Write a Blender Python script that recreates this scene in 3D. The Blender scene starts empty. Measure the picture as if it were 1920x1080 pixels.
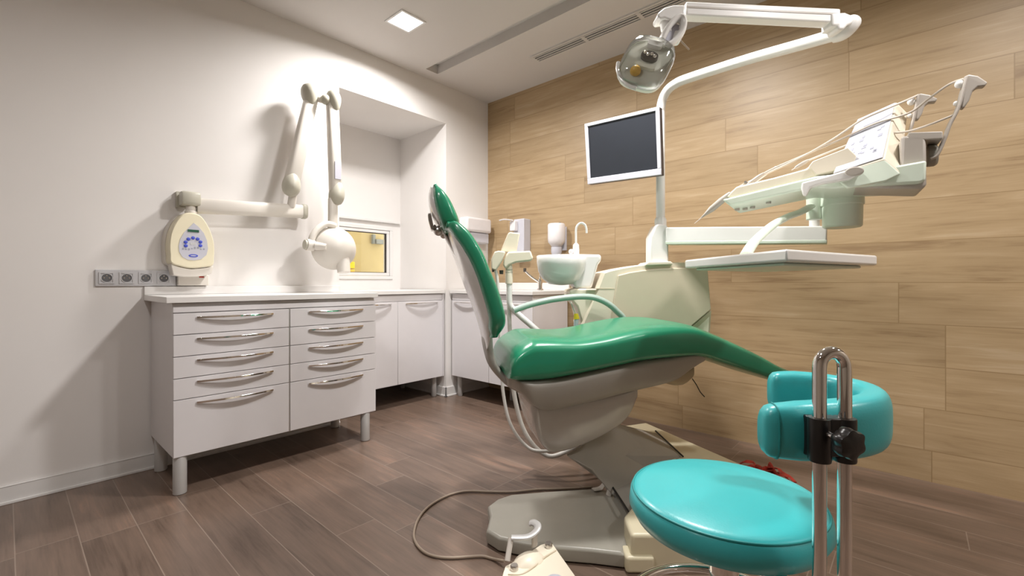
import bpy, bmesh, math, random
from mathutils import Vector, Matrix
random.seed(7)
SC = bpy.context.scene
COL = SC.collection

# ------------------------------------------------------------------ camera, world, lights, exposure
FPX, HORIZON, CAM_H, YAW = 848.0, 529.0, 0.96, math.radians(41.76)
cam_d = bpy.data.cameras.new('camera')
cam_d.sensor_width = 36.0
cam_d.lens = 36.0 * FPX / 1920.0
cam_d.shift_y = -(540.0 - HORIZON) / 1920.0
cam_d.clip_start = 0.05
cam = bpy.data.objects.new('camera', cam_d)
cam.location = (0, 0, CAM_H)
cam.rotation_euler = (math.radians(90), 0, YAW)
COL.objects.link(cam)
SC.camera = cam

world = bpy.data.worlds.new('world'); SC.world = world; world.use_nodes = True
world.node_tree.nodes['Background'].inputs[0].default_value = (1.0, 0.97, 0.92, 1)
world.node_tree.nodes['Background'].inputs[1].default_value = 3.2

SC.view_settings.view_transform = 'Standard'
SC.view_settings.look = 'None'
SC.view_settings.gamma = 1.0
SC.view_settings.use_curve_mapping = False
SC.view_settings.exposure = 0.58

CEIL = 2.605
LAMPS = [(-2.40, 1.68, 21), (-0.95, 1.72, 26), (0.50, 1.68, 14), (1.85, 1.68, 19), (-0.95, -0.10, 9), (-0.95, -1.4, 3)]  # the last two are added as weak fill for ambient light
for lx, ly, lp in LAMPS:
    ld = bpy.data.lights.new('downlight_glow', 'AREA'); ld.shape = 'SQUARE'; ld.size = 0.18; ld.energy = lp
    ld.color = (1.0, 0.968, 0.945); ld.spread = math.radians(165)
    lo = bpy.data.objects.new('downlight_glow', ld); lo.location = (lx, ly, CEIL - 0.012); COL.objects.link(lo)

# ------------------------------------------------------------------ geometry of the view
V3 = Vector((-math.sin(YAW), math.cos(YAW), 0.0))      # straight ahead
R3 = Vector((math.cos(YAW), math.sin(YAW), 0.0))       # to the right
UP = Vector((0, 0, 1))
EYE = Vector((0, 0, CAM_H))
def ray(u, v): return V3 * FPX + R3 * (u - 960.0) + UP * (HORIZON - v)
def P(u, v, D): return EYE + ray(u, v) * (D / FPX)     # point at depth D
def L(l, d, z): return V3 * d + R3 * l + UP * z        # lateral, depth, height
def onX(u, v, X):
    d = ray(u, v); return EYE + d * (X / d.x)
def onY(u, v, Y):
    d = ray(u, v); return EYE + d * (Y / d.y)
def onZ(u, v, Z):
    d = ray(u, v); return EYE + d * ((Z - CAM_H) / d.z)
class Frame:
    """vertical working planes: ang turns the axis away from the view's right; d0 is the distance of the s=0 plane"""
    def __init__(self, ang, d0):
        a = math.radians(ang)
        self.f = R3 * math.cos(a) + V3 * math.sin(a)
        self.s = -R3 * math.sin(a) + V3 * math.cos(a)
        self.d0 = d0
    def at(self, u, v, s):
        d = ray(u, v); return EYE + d * ((self.d0 + s) / d.dot(self.s))

# ------------------------------------------------------------------ materials
MAT = {}
def nt(name):
    m = bpy.data.materials.new(name); m.use_nodes = True
    t = m.node_tree; b = t.nodes['Principled BSDF']
    return m, t, b
def mat(name, col, rough=0.5, metal=0.0, coat=0.0, noise=0.03, nscale=12.0, bump=0.0, bscale=200.0, spec=0.5, trans=0.0, emit=0.0, alpha=1.0):
    m, t, b = nt(name)
    b.inputs['Roughness'].default_value = rough
    b.inputs['Metallic'].default_value = metal
    b.inputs['Coat Weight'].default_value = coat
    b.inputs['Coat Roughness'].default_value = 0.12
    b.inputs['Specular IOR Level'].default_value = spec
    b.inputs['Transmission Weight'].default_value = trans
    b.inputs['Alpha'].default_value = alpha
    tc = t.nodes.new('ShaderNodeTexCoord')
    n = t.nodes.new('ShaderNodeTexNoise'); n.inputs['Scale'].default_value = nscale; n.inputs['Detail'].default_value = 4
    t.links.new(tc.outputs['Object'], n.inputs['Vector'])
    r = t.nodes.new('ShaderNodeValToRGB')
    e = r.color_ramp.elements
    e[0].position = 0.3; e[1].position = 0.7
    e[0].color = tuple(c * (1 - noise) for c in col) + (1,)
    e[1].color = tuple(min(1, c * (1 + noise)) for c in col) + (1,)
    t.links.new(n.outputs['Fac'], r.inputs['Fac'])
    t.links.new(r.outputs['Color'], b.inputs['Base Color'])
    if bump:
        n2 = t.nodes.new('ShaderNodeTexNoise'); n2.inputs['Scale'].default_value = bscale
        bp = t.nodes.new('ShaderNodeBump'); bp.inputs['Strength'].default_value = bump; bp.inputs['Distance'].default_value = 0.002
        t.links.new(tc.outputs['Object'], n2.inputs['Vector'])
        t.links.new(n2.outputs['Fac'], bp.inputs['Height']); t.links.new(bp.outputs['Normal'], b.inputs['Normal'])
    if emit:
        b.inputs['Emission Color'].default_value = tuple(col) + (1,)
        b.inputs['Emission Strength'].default_value = emit
    MAT[name] = m
    return m

def plank_mat(name, vaxis, pitch, v0, length, cols, joint_col, joint_w, rough, grain=1.0, knots=0.0, bump=0.15, coat=0.0, mortar_fac=0.8):
    """boards running along X, rows stacked along vaxis ('Y' or 'Z'); every board has its own tone and grain"""
    m, t, b = nt(name)
    N = t.nodes.new; K = t.links.new
    def mt(op, a, c=None, d=None):
        n = N('ShaderNodeMath'); n.operation = op
        for i, x in enumerate((a, c, d)):
            if x is None: continue
            if isinstance(x, (int, float)): n.inputs[i].default_value = x
            else: K(x, n.inputs[i])
        return n.outputs[0]
    tc = N('ShaderNodeTexCoord'); sp = N('ShaderNodeSeparateXYZ'); K(tc.outputs['Object'], sp.inputs[0])
    X = sp.outputs['X']; W = sp.outputs[vaxis]
    rv = mt('DIVIDE', mt('SUBTRACT', W, v0), pitch)
    row = mt('FLOOR', rv); fv = mt('FRACT', rv)
    wn = N('ShaderNodeTexWhiteNoise'); wn.noise_dimensions = '1D'; K(mt('ADD', row, 0.37), wn.inputs['W'])
    ru = mt('ADD', mt('DIVIDE', X, length), wn.outputs['Value'])
    idx = mt('FLOOR', ru); fu = mt('FRACT', ru)
    ev = mt('MULTIPLY', mt('MINIMUM', fv, mt('SUBTRACT', 1.0, fv)), pitch)
    eu = mt('MULTIPLY', mt('MINIMUM', fu, mt('SUBTRACT', 1.0, fu)), length)
    edge = mt('MINIMUM', ev, eu)
    joint = mt('LESS_THAN', edge, joint_w / 2)
    cid = N('ShaderNodeCombineXYZ'); K(row, cid.inputs[0]); K(idx, cid.inputs[1])
    bn = N('ShaderNodeTexWhiteNoise'); bn.noise_dimensions = '3D'; K(cid.outputs[0], bn.inputs['Vector'])
    # stretched grain, shifted for every board
    g = N('ShaderNodeCombineXYZ')
    K(mt('ADD', mt('MULTIPLY', X, 2.2), mt('MULTIPLY', bn.outputs['Value'], 37.0)), g.inputs[0])
    K(mt('MULTIPLY', W, 26.0), g.inputs[1]); K(mt('MULTIPLY', row, 3.1), g.inputs[2])
    n1 = N('ShaderNodeTexNoise'); n1.inputs['Scale'].default_value = 1.0; n1.inputs['Detail'].default_value = 7; n1.inputs['Roughness'].default_value = 0.62; n1.inputs['Distortion'].default_value = 0.7
    K(g.outputs[0], n1.inputs['Vector'])
    g2 = N('ShaderNodeCombineXYZ')
    K(mt('ADD', mt('MULTIPLY', X, 7.0), mt('MULTIPLY', bn.outputs['Value'], 11.0)), g2.inputs[0]); K(mt('MULTIPLY', W, 150.0), g2.inputs[1])
    n2 = N('ShaderNodeTexNoise'); n2.inputs['Scale'].default_value = 1.0; n2.inputs['Detail'].default_value = 3
    K(g2.outputs[0], n2.inputs['Vector'])
    g3 = N('ShaderNodeCombineXYZ'); K(mt('ADD', X, mt('MULTIPLY', bn.outputs['Value'], 5.0)), g3.inputs[0]); K(mt('MULTIPLY', W, 3.2), g3.inputs[1])
    n3 = N('ShaderNodeTexNoise'); n3.inputs['Scale'].default_value = 2.2; n3.inputs['Detail'].default_value = 2
    K(g3.outputs[0], n3.inputs['Vector'])
    fac = mt('ADD', mt('ADD', mt('MULTIPLY', mt('SUBTRACT', n1.outputs['Fac'], 0.5), 1.25 * grain), mt('MULTIPLY', mt('SUBTRACT', n2.outputs['Fac'], 0.5), 0.42 * grain)),
             mt('ADD', mt('MULTIPLY', mt('SUBTRACT', n3.outputs['Fac'], 0.5), 0.8), mt('MULTIPLY', mt('SUBTRACT', bn.outputs['Value'], 0.5), 0.16)))
    fac = mt('ADD', fac, 0.5)
    if knots:
        vo = N('ShaderNodeTexVoronoi'); vo.feature = 'F1'; vo.inputs['Scale'].default_value = 1.0
        g4 = N('ShaderNodeCombineXYZ'); K(mt('MULTIPLY', X, 1.7), g4.inputs[0]); K(mt('MULTIPLY', W, 4.2), g4.inputs[1])
        K(g4.outputs[0], vo.inputs['Vector'])
        kn = mt('SUBTRACT', 1.0, mt('MINIMUM', mt('DIVIDE', vo.outputs['Distance'], 0.16), 1.0))
        fac = mt('SUBTRACT', fac, mt('MULTIPLY', mt('MULTIPLY', kn, n1.outputs['Fac']), knots))
    ramp = N('ShaderNodeValToRGB'); e = ramp.color_ramp.elements
    e[0].position = 0.12; e[0].color = cols[0] + (1,)
    e[1].position = 0.88; e[1].color = cols[-1] + (1,)
    for i, c in enumerate(cols[1:-1]):
        el = e.new(0.12 + 0.76 * (i + 1) / (len(cols) - 1)); el.color = c + (1,)
    K(fac, ramp.inputs['Fac'])
    hs = N('ShaderNodeHueSaturation'); K(ramp.outputs['Color'], hs.inputs['Color'])
    K(mt('ADD', 0.94, mt('MULTIPLY', bn.outputs['Value'], 0.12)), hs.inputs['Value'])
    mx = N('ShaderNodeMix'); mx.data_type = 'RGBA'
    K(mt('MULTIPLY', joint, mortar_fac), mx.inputs[0]); K(hs.outputs['Color'], mx.inputs[6]); mx.inputs[7].default_value = joint_col + (1,)
    K(mx.outputs[2], b.inputs['Base Color'])
    b.inputs['Roughness'].default_value = rough
    b.inputs['Coat Weight'].default_value = coat
    bp = N('ShaderNodeBump'); bp.inputs['Strength'].default_value = bump; bp.inputs['Distance'].default_value = 0.003
    K(mt('SUBTRACT', mt('MULTIPLY', n1.outputs['Fac'], 0.5), joint), bp.inputs['Height']); K(bp.outputs['Normal'], b.inputs['Normal'])
    MAT[name] = m
    return m

M = MAT
mat('wall_paint', (0.80, 0.775, 0.755), 0.75, noise=0.015, nscale=3, bump=0.05, bscale=400)
mat('wall_tan', (0.40, 0.34, 0.28), 0.8)
mat('ceiling_paint', (0.64, 0.61, 0.585), 0.85, noise=0.01, nscale=3)
plank_mat('oak_planks', 'Z', 0.2023, 0.149, 1.2, [(0.29, 0.19, 0.10), (0.40, 0.282, 0.155), (0.44, 0.315, 0.180), (0.50, 0.375, 0.235)], (0.28, 0.185, 0.09), 0.004, 0.42, grain=1.05, knots=0.45, bump=0.06, mortar_fac=0.8)
plank_mat('walnut_floor_tiles', 'Y', 0.1625, 0.022, 1.2, [(0.095, 0.063, 0.046), (0.145, 0.100, 0.075), (0.175, 0.120, 0.090), (0.235, 0.148, 0.106)], (0.30, 0.235, 0.19), 0.0032, 0.30, grain=1.0, bump=0.08, mortar_fac=0.7)
mat('white_laminate', (0.74, 0.72, 0.735), 0.28, noise=0.01, spec=0.45)
mat('white_worktop', (0.80, 0.785, 0.77), 0.3, noise=0.01)
mat('dark_gap', (0.06, 0.055, 0.055), 0.8)
mat('chrome', (0.86, 0.84, 0.82), 0.06, metal=1.0, noise=0.0)
mat('brushed_steel', (0.66, 0.64, 0.62), 0.3, metal=1.0, noise=0.02)
mat('aluminium', (0.60, 0.59, 0.58), 0.38, metal=0.85, noise=0.02)
mat('leg_grey', (0.50, 0.49, 0.48), 0.42, metal=0.25, noise=0.02)
mat('silver_plastic', (0.60, 0.60, 0.62), 0.35, metal=0.25)
mat('socket_dark', (0.12, 0.12, 0.125), 0.5)
mat('xray_cream', (0.72, 0.68, 0.62), 0.4, noise=0.015)
mat('xray_yellow', (0.80, 0.74, 0.55), 0.4, noise=0.015)
mat('xray_grey', (0.50, 0.48, 0.40), 0.4, noise=0.02)
mat('unit_cream', (0.81, 0.74, 0.605), 0.38, noise=0.015)
mat('unit_panel', (0.66, 0.575, 0.44), 0.42, noise=0.015)
mat('unit_white', (0.82, 0.81, 0.79), 0.25, noise=0.01, coat=0.2)
mat('unit_grey', (0.44, 0.40, 0.355), 0.4, noise=0.02)
mat('unit_green_cast', (0.66, 0.74, 0.63), 0.3, noise=0.01)  # teal light reflected onto the undersides, put into the base colour
mat('armrest_green', (0.36, 0.45, 0.40), 0.3, noise=0.02)
mat('chair_shell', (0.34, 0.315, 0.28), 0.35, noise=0.02)
mat('chair_shell_white', (0.72, 0.70, 0.68), 0.18, noise=0.02, coat=0.5)
mat('belly_shell', (0.44, 0.415, 0.39), 0.16, noise=0.02, coat=0.5)
mat('base_grey', (0.36, 0.345, 0.30), 0.35, noise=0.03)
mat('base_cream', (0.70, 0.64, 0.46), 0.4, noise=0.02)
mat('motor_tan', (0.42, 0.33, 0.21), 0.4, noise=0.03)
mat('green_vinyl', (0.020, 0.235, 0.125), 0.27, noise=0.04, bump=0.04, bscale=260, coat=0.25)
mat('turquoise_vinyl', (0.045, 0.44, 0.46), 0.33, noise=0.03, bump=0.08, bscale=320, coat=0.1)
mat('turquoise_seam', (0.015, 0.27, 0.27), 0.5)
mat('black_plastic', (0.012, 0.011, 0.011), 0.28)
mat('black_rubber', (0.012, 0.011, 0.010), 0.6)
mat('screen_black', (0.033, 0.037, 0.046), 0.28)
mat('monitor_frame', (0.62, 0.62, 0.68), 0.35)
mat('monitor_back', (0.06, 0.05, 0.055), 0.4)
mat('hose_white', (0.72, 0.70, 0.66), 0.4)
mat('hose_beige', (0.60, 0.54, 0.47), 0.4)
mat('cable_beige', (0.33, 0.26, 0.20), 0.5)
mat('porcelain', (0.82, 0.80, 0.79), 0.12, coat=0.4, noise=0.0)
mat('keypad', (0.45, 0.46, 0.50), 0.35, noise=0.01)
mat('print_grey', (0.33, 0.34, 0.40), 0.5)
mat('print_blue', (0.06, 0.09, 0.55), 0.4)
mat('panel_silver', (0.55, 0.55, 0.62), 0.4)
mat('display_green', (0.02, 0.10, 0.06), 0.25)
mat('red_cloth', (0.42, 0.035, 0.02), 0.6, noise=0.25, nscale=30)
mat('yellow_plastic', (0.82, 0.60, 0.02), 0.4)
mat('amber_plastic', (0.80, 0.50, 0.10), 0.35)
mat('reflector', (0.90, 0.91, 0.82), 0.3, metal=0.0, noise=0.02)
mat('lamp_dark', (0.10, 0.09, 0.08), 0.4, metal=0.5)
mat('ochre_wall', (0.46, 0.375, 0.19), 0.8)
mat('window_white', (0.76, 0.745, 0.73), 0.3)
mat('exterior_grey', (0.20, 0.22, 0.22), 0.5)
mat('lamp_glow', (1.0, 0.97, 0.92), 0.5, emit=9.0, noise=0.0)
mat('dispenser_white', (0.80, 0.77, 0.78), 0.3)
mat('dispenser_grey', (0.60, 0.60, 0.66), 0.35)
def glass(name, col, rough, ior=1.45, fac=0.12):
    m, t, b = nt(name)
    tr = t.nodes.new('ShaderNodeBsdfTransparent'); tr.inputs[0].default_value = col + (1,)
    gl = t.nodes.new('ShaderNodeBsdfGlossy'); gl.inputs['Roughness'].default_value = rough
    fr = t.nodes.new('ShaderNodeFresnel'); fr.inputs[0].default_value = ior
    ad = t.nodes.new('ShaderNodeMath'); ad.operation = 'ADD'; ad.inputs[1].default_value = fac; ad.use_clamp = True
    mx = t.nodes.new('ShaderNodeMixShader')
    t.links.new(fr.outputs[0], ad.inputs[0]); t.links.new(ad.outputs[0], mx.inputs[0])
    t.links.new(tr.outputs[0], mx.inputs[1]); t.links.new(gl.outputs[0], mx.inputs[2])
    t.links.new(mx.outputs[0], t.nodes['Material Output'].inputs['Surface'])
    MAT[name] = m
glass('window_glass', (0.95, 0.95, 0.92), 0.02, fac=0.0)
glass('clear_cover', (0.97, 0.975, 0.96), 0.05, fac=0.07)

# ------------------------------------------------------------------ mesh building
class MB:
    def __init__(self): self.v = []; self.f = []
    def add(self, vs, fs):
        n = len(self.v); self.v += [Vector(p) for p in vs]; self.f += [tuple(i + n for i in q) for q in fs]; return self
    def box(self, a, b):
        x0, y0, z0 = a; x1, y1, z1 = b
        vs = [(x0,y0,z0),(x1,y0,z0),(x1,y1,z0),(x0,y1,z0),(x0,y0,z1),(x1,y0,z1),(x1,y1,z1),(x0,y1,z1)]
        return self.add(vs, [(0,3,2,1),(4,5,6,7),(0,1,5,4),(1,2,6,5),(2,3,7,6),(3,0,4,7)])
    def hexa(self, q0, q1):
        """solid between two quads of matching order"""
        return self.add(list(q0) + list(q1), [(3,2,1,0),(4,5,6,7),(0,1,5,4),(1,2,6,5),(2,3,7,6),(3,0,4,7)])
    def prism(self, poly, off):
        n = len(poly); off = Vector(off)
        vs = [Vector(p) for p in poly] + [Vector(p) + off for p in poly]
        return self.add(vs, [tuple(range(n - 1, -1, -1)), tuple(range(n, 2 * n))] + [(i, (i + 1) % n, n + (i + 1) % n, n + i) for i in range(n)])
    def loft(self, rings, cap=True, closed=False):
        n = len(rings[0]); k = len(rings); vs = [p for r in rings for p in r]; fs = []
        for j in range(k if closed else k - 1):
            a = j * n; b = ((j + 1) % k) * n
            for i in range(n): fs.append((a + i, a + (i + 1) % n, b + (i + 1) % n, b + i))
        if cap and not closed: fs += [tuple(range(n - 1, -1, -1)), tuple(range((k - 1) * n, k * n))]
        return self.add(vs, fs)
    def tube(self, pts, r, n=14, closed=False, flat=None, cap=True):
        """round (or oval: flat=(a,b) factors, first across the up-ish side) tube along points; r may be a list"""
        pts = [Vector(p) for p in pts]; k = len(pts)
        rs = r if isinstance(r, (list, tuple)) else [r] * k
        ax = None; rings = []
        for i, p in enumerate(pts):
            if closed: t = pts[(i + 1) % k] - pts[i - 1]
            else: t = pts[min(i + 1, k - 1)] - pts[max(i - 1, 0)]
            t.normalize()
            if ax is None:
                ax = UP.cross(t) if abs(t.z) < 0.95 else Vector((1, 0, 0)).cross(t)
                ax.normalize()
            ax = (ax - t * ax.dot(t)).normalized(); bx = t.cross(ax)
            fa, fb = flat if flat else (1, 1)
            rings.append([p + ax * (math.cos(q) * rs[i] * fa) + bx * (math.sin(q) * rs[i] * fb) for q in [2 * math.pi * j / n for j in range(n)]])
        return self.loft(rings, cap, closed)
    def cyl(self, a, b, r, r2=None, n=24): return self.tube([a, b], [r, r if r2 is None else r2], n)
    def lathe(self, prof, o, axis=(0, 0, 1), n=32, cap=True):
        """prof: (radius, distance along axis)"""
        axis = Vector(axis).normalized(); a = axis.orthogonal().normalized(); b = axis.cross(a); o = Vector(o)
        rings = [[o + axis * h + (a * math.cos(q) + b * math.sin(q)) * max(r, 1e-4) for q in [2 * math.pi * j / n for j in range(n)]] for r, h in prof]
        return self.loft(rings, cap)
    def ball(self, c, r, sc=(1, 1, 1), rot=None, n=20):
        c = Vector(c); rings = []
        for i in range(n // 2 + 1):
            th = math.pi * i / (n // 2)
            th = min(max(th, 0.02), math.pi - 0.02)
            ring = []
            for j in range(n):
                q = 2 * math.pi * j / n
                p = Vector((math.sin(th) * math.cos(q) * r * sc[0], math.sin(th) * math.sin(q) * r * sc[1], math.cos(th) * r * sc[2]))
                if rot is not None: p = rot @ p
                ring.append(c + p)
            rings.append(ring)
        return self.loft(rings)
    def build(self, name, material, parent=None, bevel=0.0, seg=3, sub=0, angle=35, sharp=True):
        me = bpy.data.meshes.new(name)
        base = parent_world(parent) if parent is not None else Vector((0, 0, 0))
        me.from_pydata([p - base for p in self.v], [], self.f)
        bm = bmesh.new(); bm.from_mesh(me)
        bmesh.ops.recalc_face_normals(bm, faces=bm.faces)
        for fc in bm.faces: fc.smooth = True
        bm.to_mesh(me); bm.free()
        if sharp and not sub: me.set_sharp_from_angle(angle=math.radians(angle))
        o = bpy.data.objects.new(name, me); COL.objects.link(o)
        me.materials.append(MAT[material] if isinstance(material, str) else material)
        if parent is not None: o.parent = parent
        if bevel:
            bv = o.modifiers.new('bevel', 'BEVEL'); bv.width = bevel; bv.segments = seg; bv.limit_method = 'ANGLE'; bv.angle_limit = math.radians(30)
            bv.harden_normals = False
        if sub:
            sb = o.modifiers.new('subsurf', 'SUBSURF'); sb.levels = sub; sb.render_levels = sub
        return o
def parent_world(o):
    p = Vector((0, 0, 0))
    while o is not None: p += o.location; o = o.parent
    return p
def thing(name, label, cat, loc, group=None):
    o = bpy.data.objects.new(name, None); o.empty_display_size = 0.1; COL.objects.link(o)
    o.location = loc; o['label'] = label; o['category'] = cat
    if group: o['group'] = group
    return o
def tag(o, label, cat, group=None):
    o['label'] = label; o['category'] = cat
    if group: o['group'] = group
    return o
def struct(o): o['kind'] = 'structure'; return o
def single(mb, name, material, label, cat, origin, group=None, **kw):
    """a thing that is one mesh, with its own origin"""
    me_o = mb.build(name, material, None, **kw)
    org = Vector(origin)
    me_o.data.transform(Matrix.Translation(-org)); me_o.location = org
    return tag(me_o, label, cat, group)
def spline(pts, n=8):
    """Catmull-Rom through the points"""
    pts = [Vector(p) for p in pts]; out = []
    for i in range(len(pts) - 1):
        p0 = pts[max(i - 1, 0)]; p1 = pts[i]; p2 = pts[i + 1]; p3 = pts[min(i + 2, len(pts) - 1)]
        for j in range(n):
            t = j / n
            out.append(0.5 * ((2 * p1) + (p2 - p0) * t + (2 * p0 - 5 * p1 + 4 * p2 - p3) * t * t + (-p0 + 3 * p1 - 3 * p2 + p3) * t ** 3))
    out.append(pts[-1]); return out
def sup(q, e):
    c, s = math.cos(q), math.sin(q)
    return math.copysign(abs(c) ** (2.0 / e), c), math.copysign(abs(s) ** (2.0 / e), s)
def slab_rings(st, sd, e=4.5, n=36, ends=True, dense=5, endr=0.03):
    """st: (T, B, wT, wB) with T,B mid-plane points; ring = rounded section of width w; ends rounded"""
    cols = [spline([s[0] for s in st], dense), spline([s[1] for s in st], dense)]
    ws = spline([Vector((s[2], s[3], 0)) for s in st], dense)
    rings = []; k = len(ws)
    for T, B, w in zip(cols[0], cols[1], ws):
        c = (T + B) / 2; h = (T - B) / 2; ring = []
        for j in range(n):
            x, y = sup(2 * math.pi * j / n, e)
            wid = (w[0] * (1 + y) / 2 + w[1] * (1 - y) / 2) / 2
            ring.append(c + h * y + sd * (x * wid))
        rings.append(ring)
    if ends:
        def end(a, b):
            ca = sum(a, Vector()) / n; cb = sum(b, Vector()) / n; d = (ca - cb).normalized(); out = []
            for q in (20, 40, 60, 76):
                s = math.sin(math.radians(q)); cc = math.cos(math.radians(q))
                out.append([ca + d * (endr * s) + (p - ca) * (1 - min(0.9, endr / max((p - ca).length, 1e-4)) * (1 - cc)) for p in a])
            return out
        rings = list(reversed(end(rings[0], rings[1]))) + rings + end(rings[-1], rings[-2])
    return rings

# ------------------------------------------------------------------ room
XL, YW = -2.94, 2.96
NY0, NY1, NZ, NX = 1.519, 2.462, 2.292, -3.60
XR, YB = 2.6, -2.4
mb = MB()
mb.box((-3.75, YB, 0), (XL, NY0, 2.75)); mb.box((-3.75, NY0, NZ), (XL, NY1, 2.75)); mb.box((-3.75, NY1, 0), (XL, 3.1, 2.75))
struct(mb.build('wall_left', 'wall_paint'))
mb = MB(); WY0, WY1, WZ0, WZ1 = 1.62, 2.375, 0.985, 1.46
mb.box((-3.70, NY0, 0), (NX, NY1, WZ0)); mb.box((-3.70, NY0, WZ1), (NX, NY1, NZ)); mb.box((-3.70, NY0, WZ0), (NX, WY0, WZ1)); mb.box((-3.70, WY1, WZ0), (NX, NY1, WZ1))
struct(mb.build('wall_niche', 'wall_paint'))
struct(MB().box((-2.94, YW, 0), (XR, 3.1, 2.75)).build('wall_right', 'oak_planks'))
struct(MB().box((XR, YB, 0), (XR + 0.12, 3.1, 2.75)).build('wall_far_side', 'wall_tan'))
struct(MB().box((-3.75, YB - 0.12, 0), (XR + 0.12, YB, 2.75)).build('wall_behind', 'wall_tan'))
struct(MB().box((-3.75, YB - 0.12, -0.1), (XR + 0.12, 3.1, 0.0)).build('floor', 'walnut_floor_tiles'))
mb = MB(); GX, GY0, GY1 = -2.82, 2.16, 2.275
mb.box((-3.75, YB, CEIL), (XR, GY0, 2.75)); mb.box((-3.75, GY1, CEIL), (XR, 3.1, 2.75)); mb.box((-3.75, GY0, CEIL), (GX, GY1, 2.75)); mb.box((GX, GY0, CEIL + 0.07), (XR, GY1, 2.75))
struct(mb.build('ceiling', 'ceiling_paint'))
# skirting: flat board with a lit quarter bead at its foot
mb = MB().box((XL, YB, 0.0), (XL + 0.010, 0.0 + NY0, 0.075)); mb.box((XL, YB, 0.075), (XL + 0.012, NY0, 0.079)); mb.box((XL, YB, 0.0), (XL + 0.017, NY0, 0.012))
struct(mb.build('baseboard_left', 'window_white', bevel=0.002))
mb = MB().box((XL, NY1 - 0.010, 0.0), (XL + 0.010, YW, 0.079)); mb.box((XL - 0.66, NY1 - 0.010, 0.0), (XL + 0.010, NY1, 0.079)); mb.box((XL - 0.66, NY1 - 0.018, 0), (XL + 0.018, NY1, 0.012)); mb.box((XL, NY1 - 0.018, 0), (XL + 0.018, YW, 0.012))
struct(mb.build('baseboard_niche', 'window_white', bevel=0.002))
# ledge across the niche above the window
struct(MB().box((NX, NY0, 1.497), (NX + 0.030, NY1 - 0.02, 1.517)).build('trim_1', 'window_white', bevel=0.003))
# window in the niche
win = bpy.data.objects.new('window_1', None); win.location = (NX, (WY0 + WY1) / 2, WZ0); COL.objects.link(win); win['kind'] = 'structure'
def rect_frame(mb, x0, x1, y0, y1, z0, z1, t):
    mb.box((x0, y0, z0), (x1, y1, z0 + t)); mb.box((x0, y0, z1 - t), (x1, y1, z1)); mb.box((x0, y0, z0 + t), (x1, y0 + t, z1 - t)); mb.box((x0, y1 - t, z0 + t), (x1, y1, z1 - t))
mb = MB(); rect_frame(mb, NX - 0.07, NX + 0.012, WY0 + 0.001, WY1 - 0.001, WZ0 + 0.001, WZ1 - 0.001, 0.030); mb.build('window_frame', 'window_white', win, bevel=0.003)
mb = MB(); rect_frame(mb, NX - 0.055, NX + 0.004, WY0 + 0.033, WY1 - 0.033, WZ0 + 0.033, WZ1 - 0.033, 0.026); mb.build('sash', 'window_white', win, bevel=0.003)
mb = MB(); rect_frame(mb, NX - 0.028, NX - 0.006, WY0 + 0.059, WY1 - 0.059, WZ0 + 0.059, WZ1 - 0.059, 0.005); mb.build('gasket', 'dark_gap', win)
MB().box((NX - 0.024, WY0 + 0.062, WZ0 + 0.062), (NX - 0.018, WY1 - 0.062, WZ1 - 0.062)).build('pane', 'window_glass', win)
struct(MB().box((-4.60, 0.6, 0.0), (-4.50, 3.8, 3.2)).build('wall_outside', 'ochre_wall'))
struct(MB().box((-4.60, 0.6, -0.1), (-3.76, 3.8, 0.0)).build('floor_outside', 'ochre_wall'))
# grey bracket and yellow sign seen through the window
yb = onX(712, 455, -4.47)
t = thing('wall_bracket', 'small grey bracket fixed on the ochre wall outside the window', 'bracket', (-4.5, yb.y, yb.z))
a = onX(699, 441, -4.47); b2 = onX(703, 452, -4.47); c = onX(716, 449, -4.47)
MB().box((-4.499, a.y, b2.z - 0.03), (-4.46, a.y + 0.03, a.z + 0.01)).build('upright', 'exterior_grey', t, bevel=0.003)
MB().box((-4.499, a.y + 0.031, b2.z - 0.03), (-4.44, c.y + 0.02, b2.z + 0.02)).build('box', 'exterior_grey', t, bevel=0.003)
ys = onX(660, 497, -4.49)
t = thing('warning_sign', 'small yellow plate low on the ochre wall outside the window', 'sign', (-4.5, ys.y, ys.z))
MB().box((-4.499, ys.y - 0.06, ys.z - 0.035), (-4.485, ys.y + 0.03, ys.z + 0.035)).build('plate', 'yellow_plastic', t, bevel=0.004)
MB().box((-4.499, ys.y - 0.05, ys.z - 0.13), (-4.487, ys.y + 0.03, ys.z - 0.045)).build('lower_plate', 'amber_plastic', t, bevel=0.004)

# ------------------------------------------------------------------ ceiling fittings
for i, (lx, ly, lp) in enumerate(LAMPS):
    lab = 'square recessed ceiling downlight, lit, the one in view over the white drawer cabinet' if i == 0 else 'square recessed ceiling downlight, lit, out of the picture, assumed for the room light'
    t = thing('ceiling_light', lab, 'ceiling light', (lx, ly, CEIL), None if i == 0 else 'recessed downlights out of the picture')
    mb = MB(); s = 0.092; w = 0.014
    mb.box((lx - s, ly - s, CEIL - 0.006), (lx + s, ly - s + w, CEIL)); mb.box((lx - s, ly + s - w, CEIL - 0.006), (lx + s, ly + s, CEIL))
    mb.box((lx - s, ly - s + w, CEIL - 0.006), (lx - s + w, ly + s - w, CEIL)); mb.box((lx + s - w, ly - s + w, CEIL - 0.006), (lx + s, ly + s - w, CEIL))
    mb.build('frame', 'window_white', t)
    MB().box((lx - s + w, ly - s + w, CEIL - 0.004), (lx + s - w, ly + s - w, CEIL)).build('diffuser', 'lamp_glow', t)
vent = thing('ceiling_vent', 'long white slotted air vent in the ceiling along the wood wall', 'vent', (-1.3, 2.6, CEIL))
x0 = -2.085; vy0, vy1 = 2.555, 2.640
MB().box((x0, vy0, CEIL - 0.004), (-0.40, vy1, CEIL)).build('backing', 'dark_gap', vent)
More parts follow.
